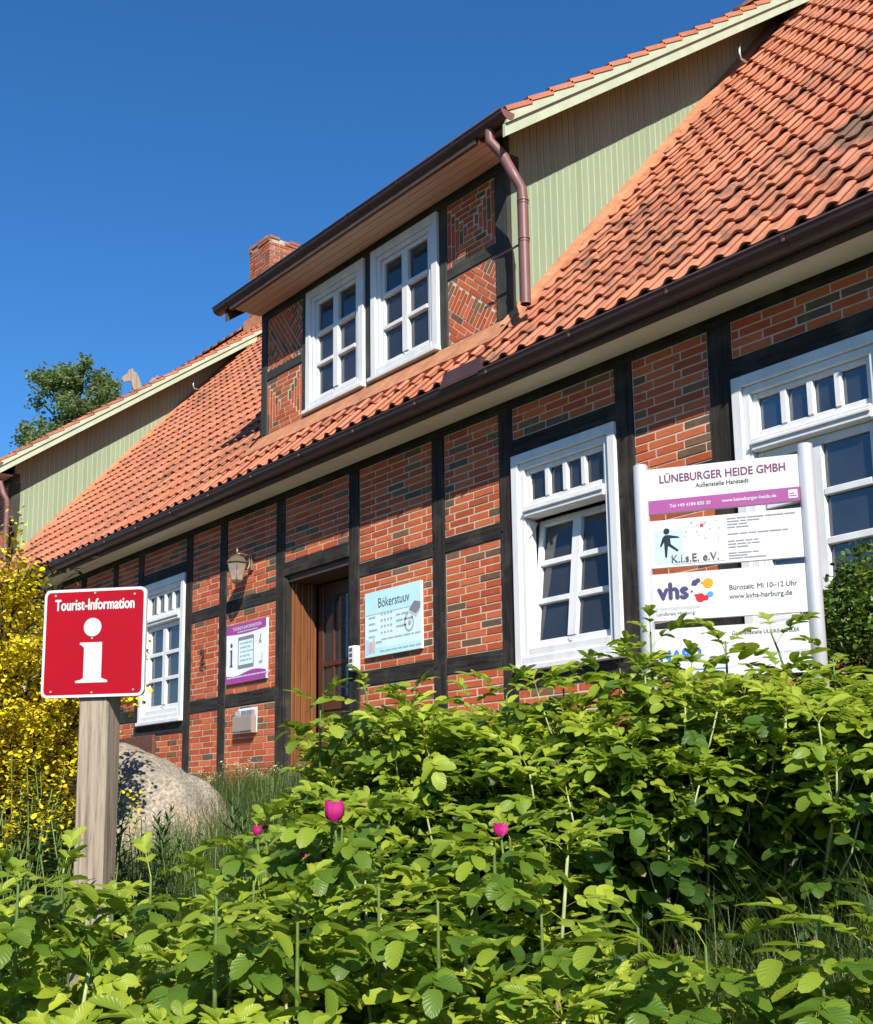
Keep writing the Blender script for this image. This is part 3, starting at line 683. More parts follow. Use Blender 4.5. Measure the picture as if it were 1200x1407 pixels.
# ------------------------------------------------------------------ rooms, outer walls, roof body
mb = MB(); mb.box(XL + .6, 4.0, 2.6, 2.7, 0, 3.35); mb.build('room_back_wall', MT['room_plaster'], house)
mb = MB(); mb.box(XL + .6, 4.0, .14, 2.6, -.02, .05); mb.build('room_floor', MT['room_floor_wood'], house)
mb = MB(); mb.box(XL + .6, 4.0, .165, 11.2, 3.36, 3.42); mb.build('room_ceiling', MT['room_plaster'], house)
for a, b in DORMERS:
    mb = MB(); mb.box(a + .1, b - .1, 2.4, 2.5, 3.8, 7.0); mb.box(a + .1, b - .1, .5, 2.4, 3.9, 3.95); mb.build('dormer_room_wall', MT['room_plaster'], house)
for xx in (-14.08, -11.05, -8.72, -7.48, -4.5, -1.97):
    mb = MB(); mb.box(xx - .05, xx + .05, .15, 2.6, .05, 3.36); mb.build('room_partition', MT['room_plaster'], house)
for nm, xx in (('gable_wall', XL + .55), ('gable_wall', 4.0)):
    mb = MB(); mb.prism([(.0, 0.0), (11.76, 0), (11.76, main_z(0)-.2), (RY, RZ - .2), (0, main_z(0) - .2)], lambda u, v, w_: (w_, u, v), xx - .06, xx + .06); mb.build(nm, MT['brick'], house)
mb = MB(); mb.box(XL + .6, 4.0, 11.5, 11.76, 0, 3.7); mb.build('rear_wall', MT['brick'], house)
mb = MB(); mb.box(POSTS[0][0] - .1, 4.2, .005, .14, -.3, .019); mb.build('plinth', MT['old_mortar'], house)
roof_parts = []
def slab(poly, name, mat, parent=house):
    mb = MB(); mb.add([p for p in poly] + [(p[0], p[1] + SP * .08, p[2] - CP * .08) for p in poly], [tuple(range(4)), (7, 6, 5, 4)] + [(i, (i + 1) % 4, 4 + (i + 1) % 4, 4 + i) for i in range(4)]); return mb.build(name, MT[mat], parent)
off = -.11
def rp(x, y): return (x, y - SP * off * 0, main_z(y) + off)
roof = None
segs = [XL] + sorted([v for d in DORMERS for v in (d[0] + .03, d[1] - .03)]) + [XR]
roof = slab([rp(XL, EY + .06), rp(XR, EY + .06), rp(XR, YD + .05), rp(XL, YD + .05)], 'roof', 'underlay')
for i in range(0, len(segs), 2): slab([rp(segs[i], YD + .052), rp(segs[i + 1], YD + .052), rp(segs[i + 1], YM - .4), rp(segs[i], YM - .4)], 'roof_deck', 'underlay', roof)
slab([rp(XL, YM - .398), rp(XR, YM - .398), rp(XR, RY), rp(XL, RY)], 'roof_deck', 'underlay', roof)
mb = MB(); mb.add([(XL, RY, RZ), (XR, RY, RZ), (XR, 2 * RY - EY, EZ), (XL, 2 * RY - EY, EZ)], [(0, 1, 2, 3)]); mb.build('rear_roof_slope', MT['tile'], roof)
# soffit, fascia and gutter along the eave
mb = MB(); mb.cbox(XL + .3, XR, -.30, -.015, 3.229, 3.25, .003); mb.build('soffit', MT['cream_paint'], house)
mb = MB(); mb.box(XL + .3, XR, -.345, -.302, 3.205, 3.36); mb.build('fascia', MT['jamb_wood'], house)
gy, gz, gr = EY + .085, EZ - .012, .086
def prof(xx, r): return [(xx, gy - r * math.cos(a), gz - r * math.sin(a)) for a in [math.pi * k / 14 for k in range(15)]]
mb = MB()
for r in (gr, gr - .004): mb.add(prof(XL - .05, r) + prof(XR, r), [(i, i + 1, 15 + i + 1, 15 + i) for i in range(14)])
mb.add(prof(XL - .05, gr), [tuple(range(15))]); G = mb.build('gutter', MT['brown_metal'], house)
mb = MB(); mb.tube([(XL - .05, gy - gr, gz), (XR, gy - gr, gz)], .0095, 8); mb.build('gutter_bead', MT['brown_metal'], G, smooth=True)
bx = XL + .4
while bx < XR:
    mb = MB(); q = prof(bx, gr + .004); q2 = prof(bx + .03, gr + .004); mb.add(q + q2, [(i, i + 1, 15 + i + 1, 15 + i) for i in range(14)]); mb.build('bracket', MT['brown_metal'], G)
    mb = MB(); mb.tube([(bx + .015, gy - gr * .93, gz - .035), (bx + .015, gy - gr * 1.08, gz - .04)], .011, 8); mb.build('rivet', MT['brown_pipe'], G)
    bx += .885
mb = MB()
xa, xb = -6.86, -6.40
mb.box(xa, xb, gy - gr - .012, gy - gr - .006, gz - .02, gz + .13); mb.box(xa, xa + .006, gy - gr - .006, gy + .05, gz - .01, gz + .13); mb.box(xb - .006, xb, gy - gr - .006, gy + .05, gz - .01, gz + .13)
mb.v = [(p[0], p[1] + (.05 if p[2] > gz + .05 else 0), p[2]) for p in mb.v]; mb.build('splash_guard', MT['brown_metal'], G)

# ------------------------------------------------------------------ pantiles
TW, TC = .2005, .3135
U = np.array([0, .012, .036, .070, .105, .130, .148, .166, .186, .204, .217, .224]); Hh = np.array([.016, .009, .002, .0, .002, .010, .023, .034, .038, .035, .030, .026])
DROP = .052     # the roof plane runs through the tiles' upper surface
def tile_local():
    n = len(U); Lt = TC + .06; V = []
    for s, dz, th in ((0, .036, 0), (Lt, .002, 0), (0, .036, 0), (0.004, .036, -.017)):      # top near, top far, lip top, lip foot
        for u, h in zip(U, Hh): V.append((u - TW / 2, s, h + dz + th - DROP))
    F = []
    for i in range(n - 1):
        F.append((i, i + 1, n + i + 1, n + i)); F.append((3 * n + i, 3 * n + i + 1, 2 * n + i + 1, 2 * n + i))
    # the free edge of the roll
    b = len(V)
    for s, dz in ((0, .036), (Lt, .002)): V += [(U[-1] - TW / 2, s, Hh[-1] + dz - DROP), (U[-1] - TW / 2 - .003, s, Hh[-1] + dz - .010 - DROP)]
    F += [(b, b + 1, b + 3, b + 2)]
    return np.array(V), F
TV, TF = tile_local()
TT = []
for f in TF: TT += [(f[0], f[1], f[2]), (f[0], f[2], f[3])]
TT = np.array(TT)
me_tile = []
def tile_frame(a):
    ca, sa = math.cos(a), math.sin(a)
    return np.array([[1, 0, 0], [0, ca, -sa], [0, sa, ca]])   # columns: x, along slope, normal
for a in range(5):
    v = TV.copy(); v[:, 2] += .003 * np.sin(v[:, 0] * 30 + a * 2); v = v @ tile_frame(PITCH).T
    me_tile.append(tri_mesh('tile', v, TT, MT['tile']))
jobs = []
row = 0; s = .075; smax = (RY - EY) / CP - .12
while s < smax:
    y = EY + s * CP
    x = XL + TW / 2
    while x < XR:
        skip = False
        for a, b in DORMERS:
            if a - .02 < x < b + .02 and y + .05 > -.10 and y + .25 < YM: skip = True
            if a - .0 < x < b + .0 and -.42 < y <= -.10 and y + TC * CP > .08: pass
        if not skip: jobs.append((x + random.uniform(-.004, .004), y, main_z(y), random.uniform(-.006, .006), random.uniform(-.004, .004)))
        x += TW
    s += TC; row += 1
def tile_score(j):
    u, v, d = px_of(j[:3])
    if not (-10 < u < 1210 and -10 < v < 1417): return 0
    if j[0] < -7 and v > 700: return 0
    return 1 / d
sc = [tile_score(j) for j in jobs]; order = sorted(range(len(jobs)), key=lambda i: -sc[i]); single = set(order[:300])
VV, FF, TI = [], [], []; nb = 0
for i, (x, y, z, rz, dz) in enumerate(jobs):
    if i in single:
        o = obj('tile', me_tile[i % 5], roof, (x, y - SP * dz, z + CP * dz)); o.rotation_euler = (0, 0, rz * .6)
    else:
        fr_ = tile_frame(PITCH); v = TV.copy(); v[:, 2] += dz; v[:, 0] += rz * v[:, 1]
        VV.append(v @ fr_.T + (x, y, z)); FF.append(TT + nb); nb += len(TV); TI.append(np.full(len(TV), random.random()))
o = obj('tiles', tri_mesh('tiles', np.concatenate(VV) - np.array(WL[roof.name]), np.concatenate(FF), MT['tile'], np.concatenate(TI)), roof, WL[roof.name], 'stuff')
for (rf, _), (a, b) in zip(dr, DORMERS):
    VV, FF, TI = [], [], []; nb = 0; fr_ = tile_frame(DP); cdp, sdp = math.cos(DP), math.sin(DP)
    s = 0.0
    while -.27 + s * cdp < YM - .15:
        y = -.27 + s * cdp; x = a - .14 + TW / 2
        while x < b + .40 - TW * .3:
            v = TV.copy(); v[:, 2] += random.uniform(-.004, .004) + .030; v[:, 0] += random.uniform(-.004, .004) * v[:, 1]
            VV.append(v @ fr_.T + (x, y, dorm_z(y))); FF.append(TT + nb); nb += len(TV); TI.append(np.full(len(TV), random.random())); x += TW
        # the verge tile hangs over the barge board
        mbv = None
        s += TC
    obj('tiles', tri_mesh('tiles', np.concatenate(VV) - np.array(WL[rf.name]), np.concatenate(FF), MT['tile'], np.concatenate(TI)), rf, WL[rf.name], 'stuff')
    s = 0.0
    while -.27 + s * cdp < YM - .35:
        y = -.27 + s * cdp; mb = MB(); Lt = TC + .03
        sec = [(0, .034), (Lt, .008), (Lt, -.03), (0, -.004)]
        mb.prism([(y + q * cdp - h * sdp, dorm_z(y) + q * sdp + h * cdp) for q, h in sec], lambda u, v, w_: (w_, u, v), b + .385, b + .432); mb.build('verge_tile', MT['tile'], rf); s += TC
# ridge tiles
mb = MB(); n = 9; A = [(0, -.125 * math.cos(math.pi * k / (n - 1)), .115 * math.sin(math.pi * k / (n - 1))) for k in range(n)]; B = [(.40, p[1] * .88, p[2] * .88) for p in A]
A2 = [(0, p[1] * .86, p[2] * .86) for p in A]
mb.add(A + B + A2, [(i, i + 1, n + i + 1, n + i) for i in range(n - 1)] + [(2 * n + i, 2 * n + i + 1, i + 1, i) for i in range(n - 1)])
ridge_me = mb.mesh('ridge_tile', MT['tile'], smooth=True)
x = XL
while x < XR:
    obj('ridge_tile', ridge_me, roof, (x, RY, RZ - .045 + random.uniform(-.006, .006))); x += .36
# roof hooks
for (xx, yy) in ((-6.37, 3.30), (-18.3, 3.30)):
    z = main_z(yy) + .03; mb = MB(); mb.tube([(xx, yy, z), (xx, yy - .10, z + .0), (xx, yy - .12, z + .06), (xx, yy - .11, z + .17)], .012, 8); mb.build('roof_hook', MT['zinc'], roof, smooth=True)
# chimney with bonded bricks
cx0, cx1, cy0, cy1, cz0, cz1 = -20.62, -19.80, RY - .25, RY + 1.25, RZ - .8, 11.92
mb = MB(); mb.box(cx0 + .008, cx1 - .008, cy0 + .008, cy1 - .008, cz0, cz1 - .01); CH = mb.build('chimney', MT['old_mortar'], house)
mb = MB(); z = cz0; i = 0
while z < cz1 - .02:
    e = .02 if z > cz1 - .16 else 0.0
    for axis in (0, 1):
        lo, hi = ((cx0, cx1), (cy0, cy1))[axis]; p = lo - .125 * (i % 2)
        while p < hi:
            a, b = max(p, lo) , min(p + .24, hi)
            if b - a > .03 and not (z > cz1 - .1 and random.random() < .25):
                r = random.uniform(-.006, .006)
                if axis == 0: mb.box(a + .003, b - .003, cy0 - e + r, cy0 + .05, z, z + .058, random.random())
                else: mb.box(cx1 - .05, cx1 + e + r, a + .003, b - .003, z, z + .058, random.random())
            p += .25
    z += .072; i += 1
mb.build('bricks', MT['chimney_brick'], CH, kind='stuff', tint=True)
mb = MB(); mb.box(cx0 - .05, cx1 + .05, cy0 - .10, cy0 - .01, RZ - .45, RZ - .12); mb.build('flashing', MT['flashing_mortar'], CH)
# carved gable boards crossing at the far end of the ridge
def horse(flip):
    # outline of a carved horse head, neck at the bottom
    return [(0, 0), (.16, .02), (.26, .18), (.32, .36), (.44, .34), (.60, .28), (.66, .36), (.60, .48), (.46, .58), (.40, .72), (.28, .78), (.24, .70), (.12, .66), (.02, .52), (-.06, .30), (-.08, .1)]
for sg in (1, -1):
    mb = MB(); mb.prism([(RY + sg * (.14 + u * .72), RZ - .06 + v * .82) for u, v in horse(0)], lambda u, v, w_: (w_, u, v), XL - .06 - .05 * (sg > 0), XL - .01 - .05 * (sg > 0)); mb.build('gable_ornament', MT['post_wood'], house)

# ------------------------------------------------------------------ lettering
def text_geo(body, size, bold=0.0, align='CENTER', sx=1.0, space=1.0):
    cu = bpy.data.curves.new('lettering', 'FONT'); cu.body = body; cu.size = size; cu.align_x = align; cu.align_y = 'CENTER'; cu.resolution_u = 3; cu.offset = bold * size; cu.space_character = space
    o = bpy.data.objects.new('lettering', cu); COL.objects.link(o)
    dg = bpy.context.evaluated_depsgraph_get(); me = o.evaluated_get(dg).to_mesh()
    V = [(v.co.x * sx, v.co.y) for v in me.vertices]; F = [tuple(p.vertices) for p in me.polygons]
    o.evaluated_get(dg).to_mesh_clear(); bpy.data.objects.remove(o); bpy.data.curves.remove(cu)
    return V, F
class Board:           # a flat face with its own right / up / out directions, for print and panels
    def __init__(s, parent, origin, right=(1, 0, 0), up=(0, 0, 1)):
        s.p = parent; s.o = Vector(origin); s.r = Vector(right).normalized(); s.u = Vector(up).normalized(); s.n = s.r.cross(s.u)
    def at(s, a, b, d=0.0): return s.o + s.r * a + s.u * b + s.n * d
    def poly(s, pts, mat, name, d0, d1, smooth=False, parent=None):
        mb = MB(); mb.prism(pts, lambda a, b, c: s.at(a, b, c), d0, d1); return mb.build(name, MT[mat], parent or s.p)
    def text(s, body, a, b, size, mat, bold=0.0, align='CENTER', sx=1.0, d=.0012, name='lettering', parent=None):
        V, F = text_geo(body, size, 0.0, align, sx); mb = MB(); k = bold * size * .8
        for i, (dx, dy) in enumerate(((0, 0), (k, 0), (-k, 0), (0, k), (0, -k)) if bold > 0 else ((0, 0),)): mb.add([s.at(a + x + dx, b + y + dy, d + .00008 * i) for x, y in V], F)
        return mb.build(name, MT[mat], parent or s.p)
    def rect(s, a0, a1, b0, b1, mat, name, d0=.0, d1=.0008, parent=None): return s.poly([(a0, b0), (a1, b0), (a1, b1), (a0, b1)], mat, name, d0, d1, parent=parent)
    def disc(s, a, b, r, mat, name, d0=.0, d1=.001, n=24, ry=None, parent=None): return s.poly([(a + r * math.cos(2 * math.pi * k / n), b + (ry or r) * math.sin(2 * math.pi * k / n)) for k in range(n)], mat, name, d0, d1, parent=parent)
    def lines(s, a, b, widths, h, step, mat, d=.001, parent=None):      # print too small to read: one ragged bar for each line
        for k, ws in enumerate(widths):
            mb = MB(); x = a
            for w_ in ws:
                mb.prism([(x, b - k * step), (x + w_, b - k * step), (x + w_, b - k * step + h), (x, b - k * step + h)], lambda u, v, c: s.at(u, v, c), 0, d); x += w_ + h * .9
            mb.build('print_line', MT[mat], parent or s.p, kind='stuff')
def rounded(w_, h, r, n=6):
    out = []
    for cx, cy, a0 in ((w_ / 2 - r, h / 2 - r, 0), (-w_ / 2 + r, h / 2 - r, 90), (-w_ / 2 + r, -h / 2 + r, 180), (w_ / 2 - r, -h / 2 + r, 270)):
        for k in range(n + 1): a = R(a0 + 90 * k / n); out.append((cx + r * math.cos(a), cy + r * math.sin(a)))
    return out
def words(rng, total, n):
    ws = [rng.uniform(.5, 1.5) for _ in range(n)]; k = total / sum(ws); return [x * k for x in ws]

# ------------------------------------------------------------------ red tourist sign on its wooden post
rt = Vector((.748, .664, 0)).normalized(); sc_ = Vector((-4.333, -4.336, .658))
nrm = rt.cross(Vector((0, 0, 1)))
pc = sc_ - nrm * .078; gz0 = ground_z(pc.x, pc.y) - .1
T1 = empty('tourist_information_sign', (pc.x, pc.y, gz0), 'red square tourist information sign with white i on grey wooden post', 'sign')
mb = MB(); mb.cbox(-.06, .06, -.06, .06, 0, .83 - gz0, .006); me = mb.mesh('post', MT['post_wood']); po = obj('post', me, T1, (pc.x, pc.y, gz0)); po.rotation_euler.z = math.atan2(rt.y, rt.x)
B = Board(T1, sc_, rt)
W_, H_ = .425, .428
pl = B.poly(rounded(W_, H_, .026), 'sign_white', 'sign_plate', -.015, 0.0)
B.poly(rounded(W_ - .022, H_ - .022, .018), 'sign_red', 'red_field', .0, .0012, parent=pl)
B.text('Tourist-Information', 0, .149, .062, 'sign_white', .03, sx=.665, d=.0022, name='lettering', parent=pl)
B.disc(-.006, .060, .0365, 'sign_white', 'letter_dot', .0013, .0022, 32, parent=pl)
B.poly([(-.070, -.158), (.062, -.158), (.062, -.150), (.052, -.147), (.036, -.140), (.036, .0), (-.056, .0), (-.056, -.008), (-.046, -.012), (-.038, -.022), (-.038, -.140), (-.052, -.147), (-.070, -.150)], 'sign_white', 'letter_stem', .0013, .0022, parent=pl)
for a, b in ((0, .196), (0, -.196), (-.006, .016), (-.17, -.19), (.17, -.19), (.165, .185), (-.165, .19)):
    B.disc(a, b, .0045, 'screw', 'screw', .0013, .004, 10, parent=pl)

# ------------------------------------------------------------------ multi-panel sign between two aluminium tubes
A_, B_ = Vector((-3.176, -2.411, 0)), Vector((-2.600, -2.060, 0)); rt = (B_ - A_).normalized(); wd = (B_ - A_).length
gz0 = ground_z(A_.x, A_.y) - .1
T2 = empty('panel_sign', ((A_ + B_) / 2) + Vector((0, 0, gz0)), 'four white office panels stacked between two round aluminium posts', 'sign')
for P_, zt in ((A_, 1.437), (B_, 1.452)):
    mb = MB(); mb.tube([(P_.x, P_.y, gz0), (P_.x, P_.y, zt - .004), (P_.x, P_.y, zt)], [.031, .031, .027], 28); mb.build('post', MT['aluminium'], T2, smooth=False)
for o in [c for c in COL.objects if c.parent == T2]: o.data.polygons.foreach_set('use_smooth', [len(p.vertices) == 4 for p in o.data.polygons])
mid = (A_ + B_) / 2; pw = wd - .060
def panel(z0, z1, nm='panel'):
    b = Board(T2, Vector((mid.x, mid.y, (z0 + z1) / 2)), rt); h = (z1 - z0) / 2
    p = b.rect(-pw / 2, pw / 2, -h, h, 'sign_white', nm, -.012, .010); b.p = p; b.o = b.at(0, 0, .0102); return b, h
rg = random.Random(3)
b, h = panel(1.216, 1.412)
b.rect(-pw / 2, pw / 2, -h, -h + .058, 'sign_lilac', 'lilac_band')
b.text('LÜNEBURGER HEIDE GMBH', .0, .048, .049, 'text_purple', .022, sx=.86)
b.text('Außenstelle Hanstedt', .0, .008, .027, 'text_grey', .018, sx=.92)
b.text('Tel +49 4184 850 20', -.135, -h + .027, .021, 'sign_white', .02, d=.002, sx=.95); b.text('www.lueneburger-heide.de', .105, -h + .029, .021, 'sign_white', .02, d=.002, sx=.95)
b.rect(.262, .298, -h + .012, -h + .048, 'sign_white', 'emblem', .0009, .002); b.lines(.266, -h + .020, [[.028], [.020]], .004, -.010, 'sign_lilac', .003)
b, h = panel(.982, 1.186)
b.rect(-.292, -.175, -h + .020, h - .045, 'skyblue', 'blue_square')
ring_ = [(-.228 + .052 * math.cos(R(a)), -.005 + .062 * math.sin(R(a))) for a in range(70, 300, 12)]; ring2 = [(-.228 + .049 * math.cos(R(a)), -.005 + .059 * math.sin(R(a))) for a in range(300, 69, -12)]
b.poly(ring_ + ring2, 'sign_white', 'white_arc', .0009, .0015)
b.disc(-.238, .052, .013, 'ink', 'figure_head', .0009, .0022)
b.poly([(-.246, .036), (-.228, .036), (-.188, .026), (-.186, .020), (-.224, .022), (-.222, -.004), (-.190, -.032), (-.196, -.038), (-.234, -.010), (-.240, -.060), (-.248, -.060), (-.250, .006), (-.262, -.014), (-.268, -.010), (-.256, .026)], 'ink', 'figure', .0009, .0022)
b.text('K.i.s.E. e.V.', -.125, -h + .032, .047, 'text_grey', .008, sx=.95, d=.003)
b.lines(-.215, -h + .010, [words(rg, .19, 9)], .003, .01, 'text_pale')
for k in range(26):
    a_, c_ = -.165 + rg.random() * .145, -.018 + rg.random() * .10
    if rg.random() < .8: b.disc(a_, c_, rg.uniform(.002, .0055), rg.choice(['text_pale', 'sketch', 'text_pale', 'skyblue']), 'dot', .0, .001, 8)
b.rect(-.098, -.086, .058, .072, 'red', 'dot'); b.rect(-.042, -.026, .078, .090, 'skyblue', 'dot')
b.lines(.012, .080, [words(rg, .25, 5), words(rg, .12, 3), words(rg, .075, 2), words(rg, .08, 2)], .0055, .0125, 'sketch')
b.lines(.012, .014, [words(rg, .215, 6)], .0055, .0125, 'sketch'); b.lines(.012, -.016, [words(rg, .105, 4), words(rg, .11, 4), words(rg, .075, 2)], .0055, .0125, 'sketch')
b.lines(.012, -.066, [words(rg, .11, 3), words(rg, .075, 1), words(rg, .145, 2)], .005, .011, 'sketch')
b, h = panel(.757, .955)
b.text('vhs', -.222, .020, .098, 'navy', .055, sx=.98)
for a_, c_, r_, m_ in ((-.132, .052, .0125, 'navy'), (-.119, .060, .010, 'navy'), (-.140, .046, .006, 'navy'), (-.146, .016, .0045, 'navy'), (-.078, .047, .0205, 'orange'), (-.103, .050, .0055, 'orange'), (-.112, -.012, .0185, 'red'), (-.090, -.014, .011, 'red'), (-.130, -.001, .006, 'red'), (-.071, .000, .012, 'blue'), (-.085, -.002, .005, 'blue')):
    b.disc(a_, c_, r_, m_, 'logo_dot', .0, .0012 + .0002 * r_ / .01)
b.text('Kreisvolkshochschule', -.296, -.048, .0205, 'text_pale', .0, 'LEFT', sx=1.0); b.text('Landkreis Harburg', -.296, -.072, .0205, 'text_grey', .0, 'LEFT', sx=1.02)
b.text('Bürozeit: Mi 10–12 Uhr', .005, .020, .030, 'text_grey', .010, 'LEFT', sx=.93); b.text('www.kvhs-harburg.de', .005, -.017, .030, 'text_grey', .010, 'LEFT', sx=.93)
b, h = panel(.515, .722)
b.text('NABU', -.205, -.012, .060, 'text_blue', .06, sx=1.05); b.rect(-.28, -.02, -h + .030, -h + .035, 'text_blue', 'blue_rule')
b.text('Geschäftsstelle ULRIKE MÜLLER', .005, h - .035, .0215, 'text_grey', .003, 'LEFT', sx=.92)
b.lines(.09, -.02, [words(rg, .19, 4)], .008, .02, 'text_pale')

# ------------------------------------------------------------------ things fixed to the house front
def wall_board(name, x0, x1, z0, z1, mat, label, cat, y=-.030, th=.012):
    T = empty(name, ((x0 + x1) / 2, y + th, (z0 + z1) / 2), label, cat)
    b = Board(T, ((x0 + x1) / 2, y, (z0 + z1) / 2)); w_, h = (x1 - x0) / 2, (z1 - z0) / 2
    p = b.rect(-w_, w_, -h, h, mat, 'sign_plate', -(.008 - y) + .012, 0.0); b.p = p
    return T, b, w_, h
T, b, w_, h = wall_board('notice_board', -8.52, -7.70, 1.350, 1.94, 'sign_palecyan', 'pale blue library notice board with opening hours beside the doorway', 'notice board')
b.rect(-w_, w_, h - .205, h, 'sign_cyan', 'heading_band'); b.rect(-w_ + .02, w_, h - .212, h - .207, 'text_pale', 'rule')
b.text('Bökerstuuv', .02, h - .118, .125, 'text_grey', .010, sx=.80)
rows = [('Montag', '15 – 18'), ('Mittwoch', '15 – 18'), ('Donnerstag', '15 – 18'), ('Freitag', '15 – 18')]
b.lines(-.35, .05, [words(rg, .10, 1), words(rg, .10, 1), words(rg, .13, 1), words(rg, .09, 1), words(rg, .18, 2)], .018, .058, 'text_pale')
b.lines(-.17, .065, [words(rg, .12, 4)] * 4, .02, .056, 'text_pale'); b.lines(.06, .030, [words(rg, .24, 3), words(rg, .22, 2), words(rg, .15, 1)], .018, .052, 'text_pale')
b.lines(-.16, -h + .135, [words(rg, .50, 6)], .014, .05, 'text_pale')
ar = [(.25 + (.062 + .0) * math.cos(R(a)) * (1 - .0012 * a), -.05 + .075 * math.sin(R(a)) * (1 - .0012 * a)) for a in range(60, -260, -20)]; ar2 = [(.25 + .046 * math.cos(R(a)) * (1 - .0012 * a), -.05 + .058 * math.sin(R(a)) * (1 - .0012 * a)) for a in range(-260, 61, 20)]
b.poly(ar + ar2, 'text_pale', 'swirl', 0, .001); b.disc(.25, -.055, .022, 'text_pale', 'swirl', 0, .001)
b.poly([(.245, h - .235), (.32, h - .165), (w_, h - .185), (w_ - .005, h - .235), (.34, h - .28)], 'sketch', 'book_drawing', .0009, .002)
b.poly([(.245, h - .237), (.34, h - .283), (w_ - .005, h - .238), (w_ - .01, h - .262), (.34, h - .308), (.25, h - .258)], 'sign_white', 'book_drawing', .0009, .0018)
b.rect(-w_ + .01, w_, -h, -h + .075, 'sign_cyan', 'foot_band'); b.lines(-.18, -h + .03, [words(rg, .52, 7)], .014, .03, 'text_pale', .002)
b.rect(-w_ + .015, -w_ + .06, -h + .02, -h + .16, 'skyblue', 'picture', .001, .002); b.disc(-w_ + .085, -h + .085, .03, 'skin', 'picture', .001, .0025, 16, .06); b.disc(-w_ + .135, -h + .10, .03, 'sign_white', 'picture', .001, .003, 16, .065)
T, b, w_, h = wall_board('information_board', -11.08, -10.255, 1.338, 1.962, 'board_white', 'white tourist information board with purple bands under the wall lantern', 'notice board')
b.poly([(-w_, h)] + [(-w_ + 2 * w_ * k / 12, h - .092 - .020 * math.sin(math.pi * k / 12)) for k in range(13)] + [(w_, h)], 'sign_purple', 'purple_band', 0, .001)
b.text('TOURIST-INFORMATION', .02, h - .048, .052, 'sign_white', .03, sx=1.02, d=.002); b.lines(-.18, h - .092, [words(rg, .38, 5)], .011, .02, 'sign_white', .002)
b.poly([(-w_, -h)] + [(-w_ + 2 * w_ * k / 12, -h + .095 + .022 * math.sin(math.pi * 2 * k / 12 + 3.4)) for k in range(13)] + [(w_, -h)], 'sign_purple', 'purple_band', 0, .001)
b.lines(-w_ + .02, -h + .055, [words(rg, .78, 9)], .014, .02, 'sign_white', .002)
b.disc(-.305, .098, .024, 'navy', 'letter_dot'); b.poly([(-.335, -.135), (-.275, -.135), (-.275, -.118), (-.288, -.112), (-.288, .050), (-.335, .050), (-.335, .038), (-.322, .032), (-.322, -.112), (-.335, -.118)], 'navy', 'letter_stem', 0, .001)
b.poly(rounded(.33, .34, .02), 'sketch', 'screen_picture', 0, .001); b.rect(-.148, .148, -.13, .13, 'sign_palecyan', 'screen_picture', .001, .002); b.lines(-.12, .09, [words(rg, .22, 3), words(rg, .2, 2), words(rg, .23, 4), words(rg, .18, 3), words(rg, .22, 3)], .016, .045, 'text_pale', .003)
b.poly([(.262, .05), (.30, .16), (.315, .16), (.30, .10), (.335, .05), (.30, .075)], 'sketch', 'symbol', 0, .001); b.poly([(.265, -.15), (.34, -.15), (.34, -.04), (.325, -.04), (.325, -.12), (.265, -.12)], 'text_pale', 'symbol', 0, .001)
# house number
T = empty('house_number', (-11.66, -.002, 1.69), 'rusty iron house number two on the brickwork', 'house number')
b = Board(T, (-11.66, -.024, 1.69)); V, F = text_geo('2', .23, .015)
mb = MB(); n = len(V); mb.add([b.at(x, y + .01, 0) for x, y in V] + [b.at(x, y + .01, -.012) for x, y in V], list(F) + [tuple(n + i for i in reversed(f)) for f in F]); mb.build('digit', MT['rust_metal'], T)
mb = MB(); mb.tube([b.at(-.06, -.11, -.012), b.at(-.02, -.10, -.006), b.at(.03, -.115, -.006), b.at(.065, -.10, -.012), b.at(.065, -.10, -.026)], .007, 6); mb.tube([b.at(-.02, .04, -.004), b.at(-.02, .04, -.026)], .005, 6); mb.build('flourish', MT['rust_metal'], T)
# wall lantern
LX, LY, LZ = -10.615, -.18, 2.36
T = empty('wall_lantern', (LX, 0, LZ), 'old brass wall lantern with six glass sides on curved bracket', 'lantern')
def hexa(r, z): return [(LX + r * math.cos(R(60 * k + 30)), LY + r * math.sin(R(60 * k + 30)), z) for k in range(6)]
bot, top = hexa(.062, LZ + .03), hexa(.108, LZ + .215)
for k in range(6):
    mb = MB(); mb.tube([bot[k], top[k]], .0055, 6); mb.build('frame_bar', MT['brass'], T)
    mb = MB(); k2 = (k + 1) % 6; mb.add([bot[k], bot[k2], top[k2], top[k]], [(0, 1, 2, 3)]); mb.build('pane', MT['lamp_glass'], T)
mb = MB(); e1, e2, e3 = hexa(.125, LZ + .215), hexa(.07, LZ + .275), hexa(.018, LZ + .305); mb.add(e1 + e2 + e3, [(i, (i + 1) % 6, 6 + (i + 1) % 6, 6 + i) for i in range(6)] + [(6 + i, 6 + (i + 1) % 6, 12 + (i + 1) % 6, 12 + i) for i in range(6)] + [(0, 5, 4, 3, 2, 1)]); mb.build('roof_cap', MT['brass'], T)
mb = MB(); mb.tube([(LX, LY, LZ + .30), (LX, LY, LZ + .325), (LX, LY, LZ + .335), (LX, LY, LZ + .355), (LX, LY, LZ + .385)], [.01, .01, .017, .012, .003], 10); mb.build('finial', MT['brass'], T, smooth=True)
mb = MB(); mb.tube([(LX, LY, LZ - .012), (LX, LY, LZ + .005), (LX, LY, LZ + .03)], [.012, .045, .062], 6); mb.build('base', MT['brass'], T)
mb = MB(); mb.tube([(LX, LY, LZ + .05), (LX, LY, LZ + .15)], [.016, .018], 10); mb.build('bulb', MT['curtain_cloth'], T, smooth=True)
